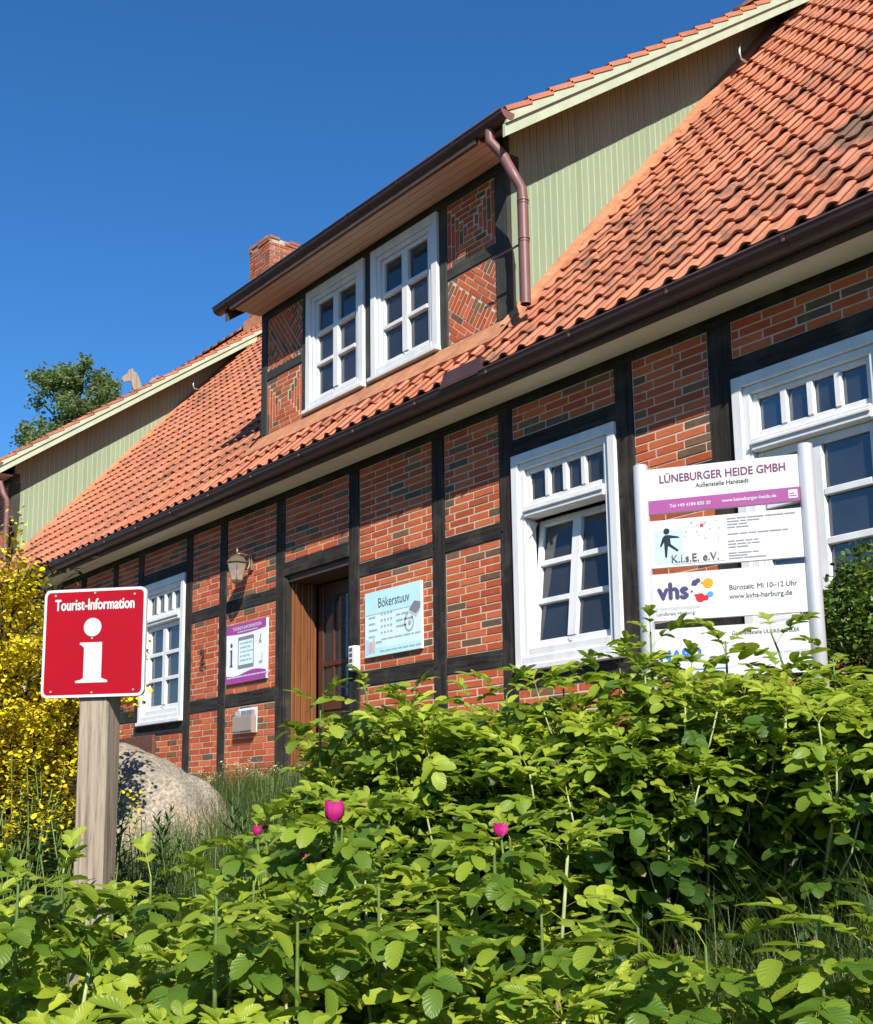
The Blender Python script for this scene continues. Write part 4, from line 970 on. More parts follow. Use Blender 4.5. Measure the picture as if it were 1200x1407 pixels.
mb = MB(); mb.tube([(LX, LY, LZ + .315), (LX, LY + .05, LZ + .322), (LX, -.06, LZ + .315), (LX, -.035, LZ + .28), (LX, -.03, LZ + .22), (LX, -.045, LZ + .17), (LX, -.075, LZ + .16)], .009, 8); mb.build('bracket', MT['brass'], T, smooth=True)
mb = MB(); mb.cbox(LX - .035, LX + .035, -.028, .004, LZ + .15, LZ + .33, .006); mb.build('wall_plate', MT['brass'], T)
# door phone
T = empty('door_phone', (-8.655, -.01, 1.25), 'small white door phone with name labels on post beside the doorway', 'door phone')
mb = MB(); mb.cbox(-8.722, -8.622, -.075, -.008, 1.252, 1.478, .006); mb.build('housing', MT['plastic_white'], T)
for k in range(4):
    mb = MB(); mb.box(-8.708, -8.660, -.0775, -.074, 1.275 + .05 * k, 1.31 + .05 * k); mb.build('name_label', MT['text_grey'], T)
# brochure holder
T = empty('brochure_holder', (-10.65, 0, .82), 'clear brochure holder with leaflets on the brick wall', 'brochure holder')
mb = MB(); mb.box(-10.84, -10.46, -.012, -.004, .80, 1.06); mb.build('back_plate', MT['board_white'], T)
mb = MB(); mb.box(-10.84, -10.46, -.078, -.074, .82, .98); mb.box(-10.84, -10.836, -.073, -.013, .80, .98); mb.box(-10.464, -10.46, -.073, -.013, .80, .98); mb.box(-10.84, -10.46, -.078, -.004, .795, .80); mb.build('clear_tray', MT['lamp_glass'], T)
for k, (a, mcol) in enumerate(((-10.82, 'text_pale'), (-10.70, 'sketch'), (-10.58, 'sketch'))):
    mb = MB(); mb.box(a, a + .10, -.06, -.02, .80, 1.03); mb.build('leaflet_stack', MT[mcol], T)
# things on the window boards
def prop(name, x0, x1, y0, y1, z0, z1, mat, label, cat, group=None):
    mb = MB(); mb.cbox(x0, x1, y0, y1, z0, z1, .003); o = mb.build(name, MT[mat], None, ((x0 + x1) / 2, (y0 + y1) / 2, z0)); tag(o, label, cat, group)
    return o
mb = MB()
prop('picture_frame', -6.20, -5.97, .30, .315, 1.142, 1.30, 'ink', 'dark picture frame on the sill inside the tilted window', 'picture frame')
prop('book', -5.92, -5.89, .24, .34, 1.142, 1.30, 'text_pale', 'grey book standing on the sill inside the tilted window', 'book')
prop('book', -6.29, -6.25, .24, .34, 1.142, 1.30, 'curtain_cloth', 'white book leaning by the curtain inside the tilted window', 'book')
prop('parcel', -3.86, -3.72, .14, .30, 1.142, 1.47, 'soffit_wood', 'tan cardboard box on the sill behind the box shrub', 'box')

# ------------------------------------------------------------------ plants: helpers
def spot(px, d):       # a place on the ground d metres from where the photographer stood, in the direction of column px
    q = c_f * 1600 + c_r * (px - 600) - c_u * (1110 - 833.7); k = d / math.hypot(q[0], q[1]); return CAM[0] + q[0] * k, CAM[1] + q[1] * k
def height_at(px, py, d):
    q = c_f * 1600 + c_r * (px - 600) - c_u * (py - 833.7); return CAM[2] + q[2] * d / math.hypot(q[0], q[1])
def rotm(az, el, roll=0.0):
    ca, sa, ce, se = math.cos(az), math.sin(az), math.cos(el), math.sin(el)
    X = np.array([ca * ce, sa * ce, se]); Y = np.array([-sa, ca, 0.0]); Z = np.cross(X, Y)
    cr, sr = math.cos(roll), math.sin(roll); Y2 = Y * cr + Z * sr; Z2 = -Y * sr + Z * cr
    return np.stack([X, Y2, Z2], 1)
LT = np.array([0, .10, .34, .68, .93, 1.0]); LWd = np.array([0, .60, 1.0, 1.0, .62, 0])
def leaflet(L, W, fold=.22, droop=.25, t=LT, wd=LWd):
    V = [(0, 0, 0)]; F = []
    for k in range(1, len(t) - 1):
        x = t[k] * L; hw = wd[k] * W / 2; z = -droop * L * t[k] ** 2
        V += [(x, hw, z + fold * hw), (x, 0, z), (x, -hw, z + fold * hw)]
    V.append((L, 0, -droop * L)); n = len(V) - 1; m = len(t) - 2
    F += [(0, 2, 1), (0, 3, 2)]
    for k in range(m - 1):
        a = 1 + 3 * k; F += [(a, a + 1, a + 4), (a, a + 4, a + 3), (a + 1, a + 2, a + 5), (a + 1, a + 5, a + 4)]
    a = 1 + 3 * (m - 1); F += [(a, a + 1, n), (a + 1, a + 2, n)]
    return np.array(V), np.array(F)
LUV = np.array([(0, 0, 0)] + [(t, a, 0) for t in LT[1:-1] for a in (1, 0, 1)] + [(1, 0, 0)])
def rose_leaf(rng, size, young=False):
    VV, FF, TT_, UU = [], [], [], []; nb = 0; L = size * rng.uniform(.9, 1.15); arch = rng.uniform(.6, 1.4) * (.6 if young else 1); up = rng.uniform(.15, .4)
    def rach(s): return np.array([s * L, 0, up * s * L - arch * .5 * (s * L) ** 2 / L])
    V = []; F = []
    for p in [rach(s) for s in np.linspace(0, .98, 4)]: V += [p + (0, .0012, 0), p - (0, .0012, 0)]
    for k in range(3): F += [(2 * k, 2 * k + 1, 2 * k + 3), (2 * k, 2 * k + 3, 2 * k + 2)]
    VV.append(np.array(V)); FF.append(np.array(F)); TT_.append(np.full(len(V), .15)); UU.append(np.zeros((len(V), 3))); nb = len(V)
    def put_l(L_, W_, fold, dr, az, el, ro, at, tn):
        nonlocal nb
        lv, lf = leaflet(L_, W_, fold, dr); lv = lv @ rotm(az, el, ro).T + at
        VV.append(lv); FF.append(lf + nb); nb += len(lv); TT_.append(np.full(len(lv), tn)); UU.append(LUV)
    for s, k in ((.36, .78), (.60, 1.0), (.84, 1.04)):
        for sg in (1, -1):
            put_l(size * .42 * k * rng.uniform(.9, 1.1), size * (.21 if young else .315) * k * rng.uniform(.9, 1.1), rng.uniform(.5, 1.0) if young else rng.uniform(.05, .6), rng.uniform(.1, .65), sg * rng.uniform(.75, 1.15) * (.65 if young else 1), rng.uniform(-.3, .15) + (.25 if young else 0), sg * rng.uniform(-.1, .5), rach(s), rng.uniform(-.09, .09))
    put_l(size * .47, size * (.22 if young else .33), rng.uniform(.1, .4), rng.uniform(.2, .5), rng.uniform(-.15, .15), up - arch * .8, rng.uniform(-.3, .3), rach(.98), rng.uniform(-.05, .08))
    return np.concatenate(VV), np.concatenate(FF), np.concatenate(TT_), np.concatenate(UU)
ROSE = [rose_leaf(RNG, .112) for _ in range(7)] + [rose_leaf(RNG, .108, True) for _ in range(4)]
NR = 7
def mesh_tint(name, V, F, T, mat, U=None): return tri_mesh(name, V, F, mat, np.clip(T, .01, .99), luv=U)
ROSE_ME = {}
for i, (V, F, T, U_) in enumerate(ROSE):
    for c in range(3): ROSE_ME[(i, c)] = mesh_tint('leaf', V, F, T + (.34, .56, .80)[c], MT['rose_leaf'], U_)

def rose_proto(seed, nc, spread, ntw, first, lean_max, n_single=44, hmin=.66, boost=0.0):
    rng = np.random.default_rng(seed); H = 1.0
    canes = []; shoots = []; leaves = []
    for k in range(nc):
        az = 2.4 * k + rng.uniform(-.5, .5); rr = spread * math.sqrt((k + .5) / nc) * rng.uniform(.7, 1.15); lean = rng.uniform(.02, lean_max); hh = H * rng.uniform(hmin, 1.0)
        P0 = np.array([rr * math.cos(az), rr * math.sin(az), -.02]); pts = []
        b1, b2 = rng.uniform(-.04, .04, 2)
        for q in np.linspace(0, 1, 7): pts.append(P0 + np.array([math.cos(az) * lean * q ** 1.4 + b1 * math.sin(q * 3), math.sin(az) * lean * q ** 1.4 + b2 * math.sin(q * 3), hh * q]))
        twigs = [(pts, .0048, first)]
        for _ in range(rng.integers(ntw[0], ntw[1] + 1)):
            q = rng.uniform(max(.45, first), .9); i0 = min(int(q * 6), 5); base = pts[i0] + (pts[i0 + 1] - pts[i0]) * (q * 6 - i0); a2 = az + rng.uniform(-1.7, 1.7); ll = rng.uniform(.10, .24)
            tw = [base + np.array([math.cos(a2) * ll * u * (1 - .3 * u) * .8, math.sin(a2) * ll * u * (1 - .3 * u) * .8, ll * (.4 * u + .6 * u * u)]) for u in np.linspace(0, 1, 4)]
            twigs.append((tw, .0030, .15))
        mb = MB(); mb.tube(pts[:5], list(np.linspace(.0052, .0042, 5)), 5); canes.append(mb)
        mb = MB(); mb.tube(pts[4:], [.0042, .0040, .0034], 6)
        for tw, r, _ in twigs[1:]: mb.tube(tw, list(np.linspace(r, r * .7, len(tw))), 5)
        shoots.append(mb)
        for tw, r, start in twigs:
            tw = np.array(tw); seg = np.linalg.norm(np.diff(tw, axis=0), axis=1); tot = seg.sum(); s = tot * start + .01; kk = rng.uniform(0, 6)
            while s < tot:
                c = np.cumsum(seg); i0 = min(int(np.searchsorted(c, s)), len(seg) - 1); f = (s - (c[i0] - seg[i0])) / seg[i0]; p = tw[i0] + (tw[i0 + 1] - tw[i0]) * f
                e = s / tot; kk += 2.4
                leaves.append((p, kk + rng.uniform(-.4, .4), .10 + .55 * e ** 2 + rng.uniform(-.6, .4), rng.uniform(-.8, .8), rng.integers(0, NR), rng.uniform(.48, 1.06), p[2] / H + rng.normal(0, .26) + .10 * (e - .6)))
                s += rng.uniform(.026, .044)
            for q in range(6):     # rosette of young leaves at the tip
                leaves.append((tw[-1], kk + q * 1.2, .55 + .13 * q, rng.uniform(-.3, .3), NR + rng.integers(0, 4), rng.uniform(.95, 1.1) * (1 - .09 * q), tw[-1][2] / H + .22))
    def frame(az, el, ro, b):        # leaves turn their faces to the light
        m = rotm(az, el, ro); S = np.array(SUN) ; n = m[:, 2] * (1 - b) + S * b; n /= np.linalg.norm(n); x = m[:, 0] - n * (m[:, 0] @ n); x /= np.linalg.norm(x)
        return np.stack([x, np.cross(n, x), n], 1)
    leaves = [(p, frame(az, el, ro, rng.uniform(.0, .62)), ti, sc, hv + boost) for p, az, el, ro, ti, sc, hv in leaves]
    leaves.sort(key=lambda l: -(l[0][2] + .25 * math.hypot(l[0][0], l[0][1])))
    single = []; VV, FF, TI, UU = [], [], [], []; nb = 0
    for i, (p, fm, ti, sc, hv) in enumerate(leaves):
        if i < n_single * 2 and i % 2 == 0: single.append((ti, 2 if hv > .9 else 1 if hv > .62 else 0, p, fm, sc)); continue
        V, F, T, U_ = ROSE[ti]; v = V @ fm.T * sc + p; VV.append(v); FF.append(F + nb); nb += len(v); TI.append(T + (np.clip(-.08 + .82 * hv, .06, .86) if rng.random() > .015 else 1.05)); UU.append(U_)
    fol = mesh_tint('foliage', np.concatenate(VV), np.concatenate(FF), np.concatenate(TI), MT['rose_leaf'], np.concatenate(UU))
    return dict(canes=[m.mesh('cane', MT['cane_bark'], smooth=True) for m in canes], shoots=[m.mesh('shoot', MT['young_stem'], smooth=True) for m in shoots], single=single, fol=fol)
ROSES = [rose_proto(100 + k, 15, .22, (3, 5), .50, .26) for k in range(6)] + [rose_proto(200 + k, 7, .27, (0, 1), .40, .10, 40, .52, .22) for k in range(6)]
def rose_shrub(k, x, y, z, h, rz, wide=1.0, label='', group=''):
    P = ROSES[k]; T = empty('rose_shrub', (x, y, z), label, 'rose shrub', group); T.rotation_euler.z = rz; T.scale = (wide, wide, h)
    for nm in ('cane', 'shoot'):
        for me in P[nm + 's']:
            o = bpy.data.objects.new(nm, me); COL.objects.link(o); o.parent = T
    o = bpy.data.objects.new('foliage', P['fol']); COL.objects.link(o); o.parent = T; o['kind'] = 'stuff'
    for ti, c, p, m, sc in P['single']:
        o = bpy.data.objects.new('leaf', ROSE_ME[(ti, c)]); COL.objects.link(o); o.parent = T
        o.matrix_local = Matrix([[*(m[0] * sc), p[0]], [*(m[1] * sc), p[1]], [*(m[2] * sc), p[2]], [0, 0, 0, 1]])
    return T
rr = random.Random(21)
HEDGE = []
for px, py in zip(range(-60, 1300, 80), (1250, 1240, 1255, 1262, 1270, 1262, 1280, 1290, 1300, 1275, 1265, 1290, 1320, 1340, 1310, 1285, 1275)): HEDGE.append((px + rr.uniform(-20, 20), py, rr.uniform(2.2, 2.6), 'front'))
for px, py in ((-50, 1195), (30, 1205), (110, 1215), (180, 1190), (250, 1195), (330, 1190), (410, 1175), (490, 1140), (570, 1100), (650, 1105)): HEDGE.append((px, py, rr.uniform(2.7, 3.0), 'middle'))
for px, py in ((555, 1005), (610, 1000), (670, 985), (730, 980), (790, 972), (850, 962), (905, 935), (955, 950), (1005, 925), (1060, 945), (1120, 945), (1180, 935), (1250, 930), (1320, 930)): HEDGE.append((px + rr.uniform(-10, 10), py, rr.uniform(3.35, 3.65), 'rear'))
for px, py in ((600, 995), (650, 990), (700, 985), (790, 975), (1080, 945), (1170, 935), (1260, 930)): HEDGE.append((px, py, rr.uniform(3.95, 4.3), 'rear'))
def hedge_label(px, rw):
    if rw == 'front':
        z = 'in line with the red sign' if px < 170 else 'in front of the boulder' if px < 340 else 'in line with the doorway' if px < 520 else 'in line with the pale blue notice board' if px < 690 else 'in line with the tilted window' if px < 880 else 'in line with the office panels' if px < 1120 else 'in line with the box shrub'
        return 'low rose shrub of the front row, ' + z, 'front row rose shrubs ' + z
    if rw == 'middle':
        z = 'around the wooden sign post' if px < 140 else 'below the boulder' if px < 300 else 'below the doorway' if px < 450 else 'below the pale blue notice board'
        return 'rose shrub behind the front row, ' + z, 'second row rose shrubs ' + z
    z = 'before the doorway' if px < 500 else 'under the pale blue notice board' if px < 640 else 'before the bricks left of the tilted window' if px < 720 else 'under the tilted window' if px < 870 else 'in front of the office panels' if px < 1110 else 'in front of the box shrub'
    return 'tall rose shrub of the hedge ' + z, 'tall rose shrubs ' + z
shrubs = []
for i, (px, py, d, rw) in enumerate(HEDGE):
    x, y = spot(px, d); z = ground_z(x, y) - .03; h = height_at(px, py, d) - z - .075
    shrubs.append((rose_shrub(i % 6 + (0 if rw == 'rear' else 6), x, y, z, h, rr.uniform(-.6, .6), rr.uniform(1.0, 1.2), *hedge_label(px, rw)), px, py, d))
# a few shoots that overtop the hedge are canes of their own shrub
def shoot(px, py0, py1, d, n_leaf=9, lean=0.0):
    T = min(shrubs, key=lambda s: abs(s[1] - px) / 60 + abs(s[3] - d))[0]
    x, y = spot(px, d); z0, z1 = height_at(px, py1, d), height_at(px, py0, d)
    tw = np.array([(x + lean * q * q * .63, y + lean * q * q * .77, z0 + (z1 - z0) * q) for q in np.linspace(0, 1, 6)])
    inv = Matrix.LocRotScale(T.location, T.rotation_euler, T.scale).inverted()
    mb = MB(); mb.tube(tw, list(np.linspace(.005, .0025, 6)), 6)
    o = mb.build('cane', MT['green_stem'], None, (0, 0, 0), smooth=True); o.parent = T; o.matrix_local = inv
    for k in range(n_leaf):
        q = .25 + .75 * k / (n_leaf - 1); i0 = min(int(q * 5), 4); p = tw[i0] + (tw[i0 + 1] - tw[i0]) * (q * 5 - i0)
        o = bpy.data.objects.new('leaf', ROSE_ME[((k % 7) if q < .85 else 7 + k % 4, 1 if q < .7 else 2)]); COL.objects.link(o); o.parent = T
        m = rotm(k * 2.4 + px, .1 + .7 * q ** 3 + rr.uniform(-.2, .2), rr.uniform(-.3, .3)) * (1.0 if q < .9 else .75)
        o.matrix_local = inv @ Matrix([[*m[0], p[0]], [*m[1], p[1]], [*m[2], p[2]], [0, 0, 0, 1]])
for a in ((905, 868, 1010, 3.4, 11), (1010, 880, 1010, 3.45, 11), (1100, 868, 1000, 3.4, 7, -.05), (860, 905, 1000, 3.35, 9), (440, 968, 1060, 3.5, 9), (505, 950, 1040, 3.5, 10), (1115, 1265, 1420, 2.23, 10), (740, 1250, 1400, 2.28, 9), (410, 1230, 1400, 2.28, 9), (300, 1235, 1400, 2.23, 9), (780, 945, 1040, 3.3, 9),
          (456, 1122, 1210, 2.64, 9), (470, 1128, 1210, 2.60, 8), (700, 1152, 1220, 2.64, 9), (678, 1156, 1220, 2.62, 8), (350, 1150, 1215, 2.66, 8), (868, 1003, 1080, 3.25, 8), (855, 1010, 1080, 3.22, 7),
          (560, 965, 1060, 3.3, 9), (650, 968, 1060, 3.35, 9), (700, 955, 1050, 3.3, 8), (960, 925, 1040, 3.3, 9), (1060, 925, 1040, 3.3, 8, .04), (1160, 905, 1030, 3.35, 9), (830, 935, 1040, 3.3, 8),
          (90, 1200, 1330, 2.48, 9), (210, 1205, 1330, 2.53, 9), (520, 1215, 1350, 2.43, 10), (600, 1240, 1380, 2.33, 9), (870, 1275, 1400, 2.28, 9), (960, 1300, 1420, 2.23, 8), (30, 1215, 1350, 2.38, 9), (1180, 1290, 1420, 2.28, 9), (350, 1210, 1350, 2.43, 9)): shoot(*a)
# blossoms and buds
def petal_geo(rng, n, r, open_):
    VV, FF, TI = [], [], []; nb = 0; g = 6
    for k in range(n):       # overlapping cupped petals, the outer ones opening
        f = k / max(1, n - 1); az = 2.4 * k + rng.uniform(-.2, .2); rad = r * (.45 + .55 * f); hw = 1.05 - .25 * f; op = open_ * f; V = []
        for i in range(g):
            t = i / (g - 1); th = -1.45 + t * (2.55 - 1.0 * op)
            for j in range(g):
                u = (j / (g - 1) * 2 - 1); rim = 1 - .12 * u * u * t
                q = rad * rim * (1 + (.13 * math.sin(4 * u + k) + .08 * math.sin(9 * u + 2 * k)) * t) * (1 + .55 * op * t * t)
                V.append((q * math.cos(th) * math.cos(az + u * hw), q * math.cos(th) * math.sin(az + u * hw), q * math.sin(th) * 1.15 * (1 - .1 * u * u * t) + r * .9))
        F = []
        for i in range(g - 1):
            for j in range(g - 1): a0 = i * g + j; F += [(a0, a0 + 1, a0 + g + 1), (a0, a0 + g + 1, a0 + g)]
        VV.append(np.array(V)); FF.append(np.array(F) + nb); nb += g * g; TI.append(np.full(g * g, rng.uniform(.15, .95)))
    return np.concatenate(VV), np.concatenate(FF), np.concatenate(TI)
def blossom(px, py, d, r, open_, name='blossom', bud=False):
    T = min(shrubs, key=lambda s: abs(s[1] - px) / 60 + abs(s[3] - d) * 1.5)[0]; x, y = spot(px, d); z = height_at(px, py, d)
    inv = Matrix.LocRotScale(T.location, T.rotation_euler, T.scale).inverted()
    V, F, TI = petal_geo(RNG, 5 if bud else 11, r, open_)
    o = bpy.data.objects.new(name, tri_mesh(name, V, F, MT['petal'], TI)); COL.objects.link(o); o.parent = T
    o.matrix_local = inv @ Matrix.Translation((x, y, z)) @ Matrix.Rotation(R(25), 4, Vector((.78, -.62, 0)).cross(Vector((0, 0, 1))))
    mb = MB(); mb.tube([(x + .006, y + .01, z - .13), (x + .002, y + .004, z - .05), (x, y, z - .002)], [.003, .003, .0025], 6); mb.tube([(x, y, z - .008), (x, y, z), (x, y, z + r * .25)], [.003, r * .38, r * .5], 8)
    c = mb.build('flower_stalk', MT['green_stem'], None, (0, 0, 0), smooth=True); c.parent = T; c.matrix_local = inv
blossom(460, 1128, 2.56, .023, .6); blossom(688, 1149, 2.6, .016, .4); blossom(861, 1003, 3.2, .022, .9); blossom(354, 1148, 2.62, .011, .4)
for a in ((417, 1180, 2.62), (880, 1015, 3.2), (365, 1140, 2.75)): blossom(*a, .009, .10, 'bud', True)

# ------------------------------------------------------------------ grass and weeds on the slope
def blades(n, region, hmin, hmax, wmin, wmax, seed):
    rng = np.random.default_rng(seed); VV, FF, TI = [], [], []; nb = 0
    for _ in range(n):
        x, y = region(rng); z = ground_z(x, y) - .02; h = rng.uniform(hmin, hmax); w_ = rng.uniform(wmin, wmax); az = rng.uniform(0, 6.28); be = rng.uniform(.08, .9) * h
        ca, sa = math.cos(az), math.sin(az); q = np.array([-sa, ca, 0]) * w_ / 2; t_ = rng.uniform(0, .98)
        c = [np.array([x + ca * be * u * u, y + sa * be * u * u, z + h * (u - .12 * u * u)]) for u in (0, .4, .75, 1.0)]
        VV += [c[0] + q, c[0] - q, c[1] + q * .9, c[1] - q * .9, c[2] + q * .6, c[2] - q * .6, c[3]]
        FF += [(nb, nb + 1, nb + 3), (nb, nb + 3, nb + 2), (nb + 2, nb + 3, nb + 5), (nb + 2, nb + 5, nb + 4), (nb + 4, nb + 5, nb + 6)]; nb += 7; TI += [t_] * 7
    return np.array(VV), np.array(FF), np.array(TI)
def by_view(p0, p1, d0, d1):
    def f(rng):
        return spot(rng.uniform(p0, p1), d0 + (d1 - d0) * rng.random() ** .8)
    return f
V, F, T_ = blades(15000, by_view(180, 1350, 1.7, 4.2), .3, .72, .002, .0045, 5); g = obj('meadow_grass', tri_mesh('meadow_grass', V, F, MT['grass_blade'], np.clip(T_, 0, .985))); tag(g, 'thin green grass growing between the rose canes', 'grass', None, 'stuff')
V, F, T_ = blades(34000, by_view(-200, 520, 4.2, 10.5), .2, .5, .002, .0042, 6); g = obj('rough_grass', tri_mesh('rough_grass', V, F, MT['grass_blade'], np.clip(T_, 0, .985))); tag(g, 'rough uncut grass on the bank around the boulder', 'grass', None, 'stuff')
LANC_T = np.array([0, .2, .45, .7, .9, 1.0]); LANC_W = np.array([0, .7, 1, .8, .4, 0])
def weed_proto(seed, H, n, L, W, el0, el1, whorl=1, mat='weed_leaf', flower=None):
    rng = np.random.default_rng(seed); VV, FF, TI = [], [], []; nb = 0; stems = []
    for k in range(n):
        az = rng.uniform(0, 6.28); r0 = .03 + .10 * rng.random() if n > 1 else 0; ln = rng.uniform(.02, .16) * H; hh = H * rng.uniform(.7, 1.0)
        st = [np.array([math.cos(az) * (r0 + ln * q * q), math.sin(az) * (r0 + ln * q * q), hh * q]) for q in np.linspace(0, 1, 6)]; stems.append(st)
        s = .18; a = rng.uniform(0, 6)
        while s < 1.0:
            i0 = min(int(s * 5), 4); p = st[i0] + (st[i0 + 1] - st[i0]) * (s * 5 - i0)
            for q in range(whorl):
                a += 2.4; sz = (1 - .55 * max(0, s - .5) / .5) * rng.uniform(.75, 1.1)
                lv, lf = leaflet(L * sz, W * sz, rng.uniform(.1, .5), rng.uniform(.0, .45), LANC_T, LANC_W)
                v = lv @ rotm(a, el0 + (el1 - el0) * s + rng.uniform(-.2, .2), rng.uniform(-.2, .2)).T + p
                VV.append(v); FF.append(lf + nb); nb += len(v); TI.append(np.full(len(v), rng.uniform(.05, .55) + .4 * s * rng.random()))
            s += rng.uniform(.035, .06)
    mb = [MB().tube(st, list(np.linspace(.004, .002, 6)), 5) for st in stems]
    out = dict(stems=[m.mesh('stem', MT['green_stem'], smooth=True) for m in mb], fol=tri_mesh('foliage', np.concatenate(VV), np.concatenate(FF), MT[mat], np.clip(np.concatenate(TI), .01, .985)))
    if flower:
        VV, FF, TI = [], [], []; nb = 0
        for st in stems:
            for q in range(26):
                lv, lf = leaflet(.016, .013, .3, .2); v = lv @ rotm(rng.uniform(0, 6.28), rng.uniform(-.3, 1.3)).T + st[-1] + rng.normal(0, 1, 3) * (.022, .022, .03)
                VV.append(v); FF.append(lf + nb); nb += len(v); TI.append(np.full(len(v), rng.uniform(.4, .98)))
        out['flo'] = tri_mesh('flower_head', np.concatenate(VV), np.concatenate(FF), MT[flower], np.concatenate(TI))
    return out
def plant(name, P, x, y, z, s, rz, label, cat, group):
    T = empty(name, (x, y, z), label, cat, group); T.rotation_euler.z = rz; T.scale = (s, s, s)
    for me in P['stems']: o = bpy.data.objects.new('stem', me); COL.objects.link(o); o.parent = T
    o = bpy.data.objects.new('foliage', P['fol']); COL.objects.link(o); o.parent = T; o['kind'] = 'stuff'
    if 'flo' in P: o = bpy.data.objects.new('flower_head', P['flo']); COL.objects.link(o); o.parent = T; o['kind'] = 'stuff'
    return T
WEED = [weed_proto(50 + k, .8, 9, .085, .022, -.1, .7) for k in range(3)]
LILY = [weed_proto(60 + k, .8, 1, .12, .024, .05, 1.0, 3, 'lily_leaf') for k in range(3)]
YEL = [weed_proto(70 + k, .8, 7, .10, .030, -.1, .6, 1, 'weed_leaf', 'broom_flower') for k in range(2)]
PALE = weed_proto(80, .7, 6, .09, .02, 0, .8, 1, 'weed_leaf', 'pale_flower')
def put(fn, px, py, d, lab):
    x, y = spot(px, d); z = ground_z(x, y) - .03; h = height_at(px, py, d) - z; return fn, x, y, z, h / .8
for px, py, d in ((180, 1068, 5.6), (205, 1100, 5.5), (222, 1065, 5.7), (240, 1105, 5.4), (165, 1110, 5.3), (330, 1090, 5.0), (345, 1105, 4.9)):
    _, x, y, z, s = put(0, px, py, d, 0); plant('lily_plant', LILY[rr.randrange(3)], x, y, z, s, rr.uniform(0, 6), 'upright lily stem with whorls of narrow dark leaves before the boulder' if px < 300 else 'upright lily stem with narrow leaves beside the rose hedge', 'plant', 'lily stems by the boulder' if px < 300 else 'lily stems by the hedge')
HZ = lambda px, d: ('behind the wooden sign post' if px < 140 else 'before the boulder' if px < 310 else 'between the boulder and the doorway') + (', close to the house' if d > 6.2 else '')
for k in range(54):
    px = rr.uniform(-60, 480); d = rr.uniform(4.4, 8.0); py = 1045 + 90 * (8.0 - d) / 3.6 + rr.uniform(-20, 25)
    if 150 < px < 310: py = max(py, 1110 + rr.uniform(0, 40))
    _, x, y, z, s = put(0, px, py, d, 0); plant('wild_herb', WEED[k % 3], x, y, z, s, rr.uniform(0, 6), 'bushy wild herb with narrow leaves ' + HZ(px, d), 'plant', 'wild herbs ' + HZ(px, d))
for px, py, d in ((40, 1030, 6.2), (75, 1035, 6.0), (95, 1022, 6.4), (15, 1035, 6.2), (60, 1062, 5.8), (-30, 1040, 6.0)):
    _, x, y, z, s = put(0, px, py, d, 0); plant('yellow_flower_plant', YEL[rr.randrange(2)], x, y, z, s, rr.uniform(0, 6), 'leafy plant with yellow flower heads below the broom', 'plant', 'yellow flowering plants by the broom')
for px, py, d in ((318, 1028, 8.5), (345, 1040, 8.2), (300, 1045, 8.6), (395, 1035, 8.0)):
    _, x, y, z, s = put(0, px, py, d, 0); plant('pale_flower_plant', PALE, x, y, z, s, rr.uniform(0, 6), 'plant with pale cream flowers at the foot of the house wall', 'plant', 'pale flowering plants by the wall')

# ------------------------------------------------------------------ boulder
import bmesh
from mathutils import noise
bm = bmesh.new(); bmesh.ops.create_icosphere(bm, subdivisions=5, radius=1.0)
bx, by = spot(215, 7.9)
for v in bm.verts:
    p = v.co.copy(); n = noise.fractal(p * 1.1 + Vector((3, 1, 7)), 1.0, 2.0, 4) * .16 + noise.noise(p * .8 + Vector((9, 4, 2))) * .16
    p = p * (1 + n); sx = 1.0 - .22 * max(0, p.z)
    zz = (p.z if p.z < 0 else p.z ** .72) * .74; zz *= (1 - .20 * p.x - .06 * p.x * p.x) if zz > 0 else 1
    v.co = Vector((p.x * .70 * sx, p.y * .50 * sx, zz))
me = bpy.data.meshes.new('boulder'); bm.to_mesh(me); bm.free(); me.materials.append(MT['boulder_stone']); me.polygons.foreach_set('use_smooth', [True] * len(me.polygons))
bz = height_at(215, 1016, 7.9) - .86
o = obj('boulder', me, None, (bx, by, bz)); o.rotation_euler.z = .889; tag(o, 'large rounded granite boulder behind the wooden sign post', 'boulder')
# dark red board leaning near the wall
T = empty('garden_bench', (-12.85, -.55, 0), 'dark red painted bench partly hidden behind the boulder', 'bench')
mb = MB(); mb.cbox(-13.6, -12.15, -.35, -.31, .62, .86, .008); mb.build('backrest', MT['rust_metal'], T)
mb = MB(); mb.cbox(-13.6, -12.15, -.78, -.36, .42, .46, .008); mb.build('seat', MT['rust_metal'], T)
for a in (-13.5, -12.3):
    for yy in (-.74, -.40):
        mb = MB(); mb.cbox(a, a + .06, yy, yy + .05, -.05, .419 if yy < -.5 else .61, .004); mb.build('leg', MT['rust_metal'], T)

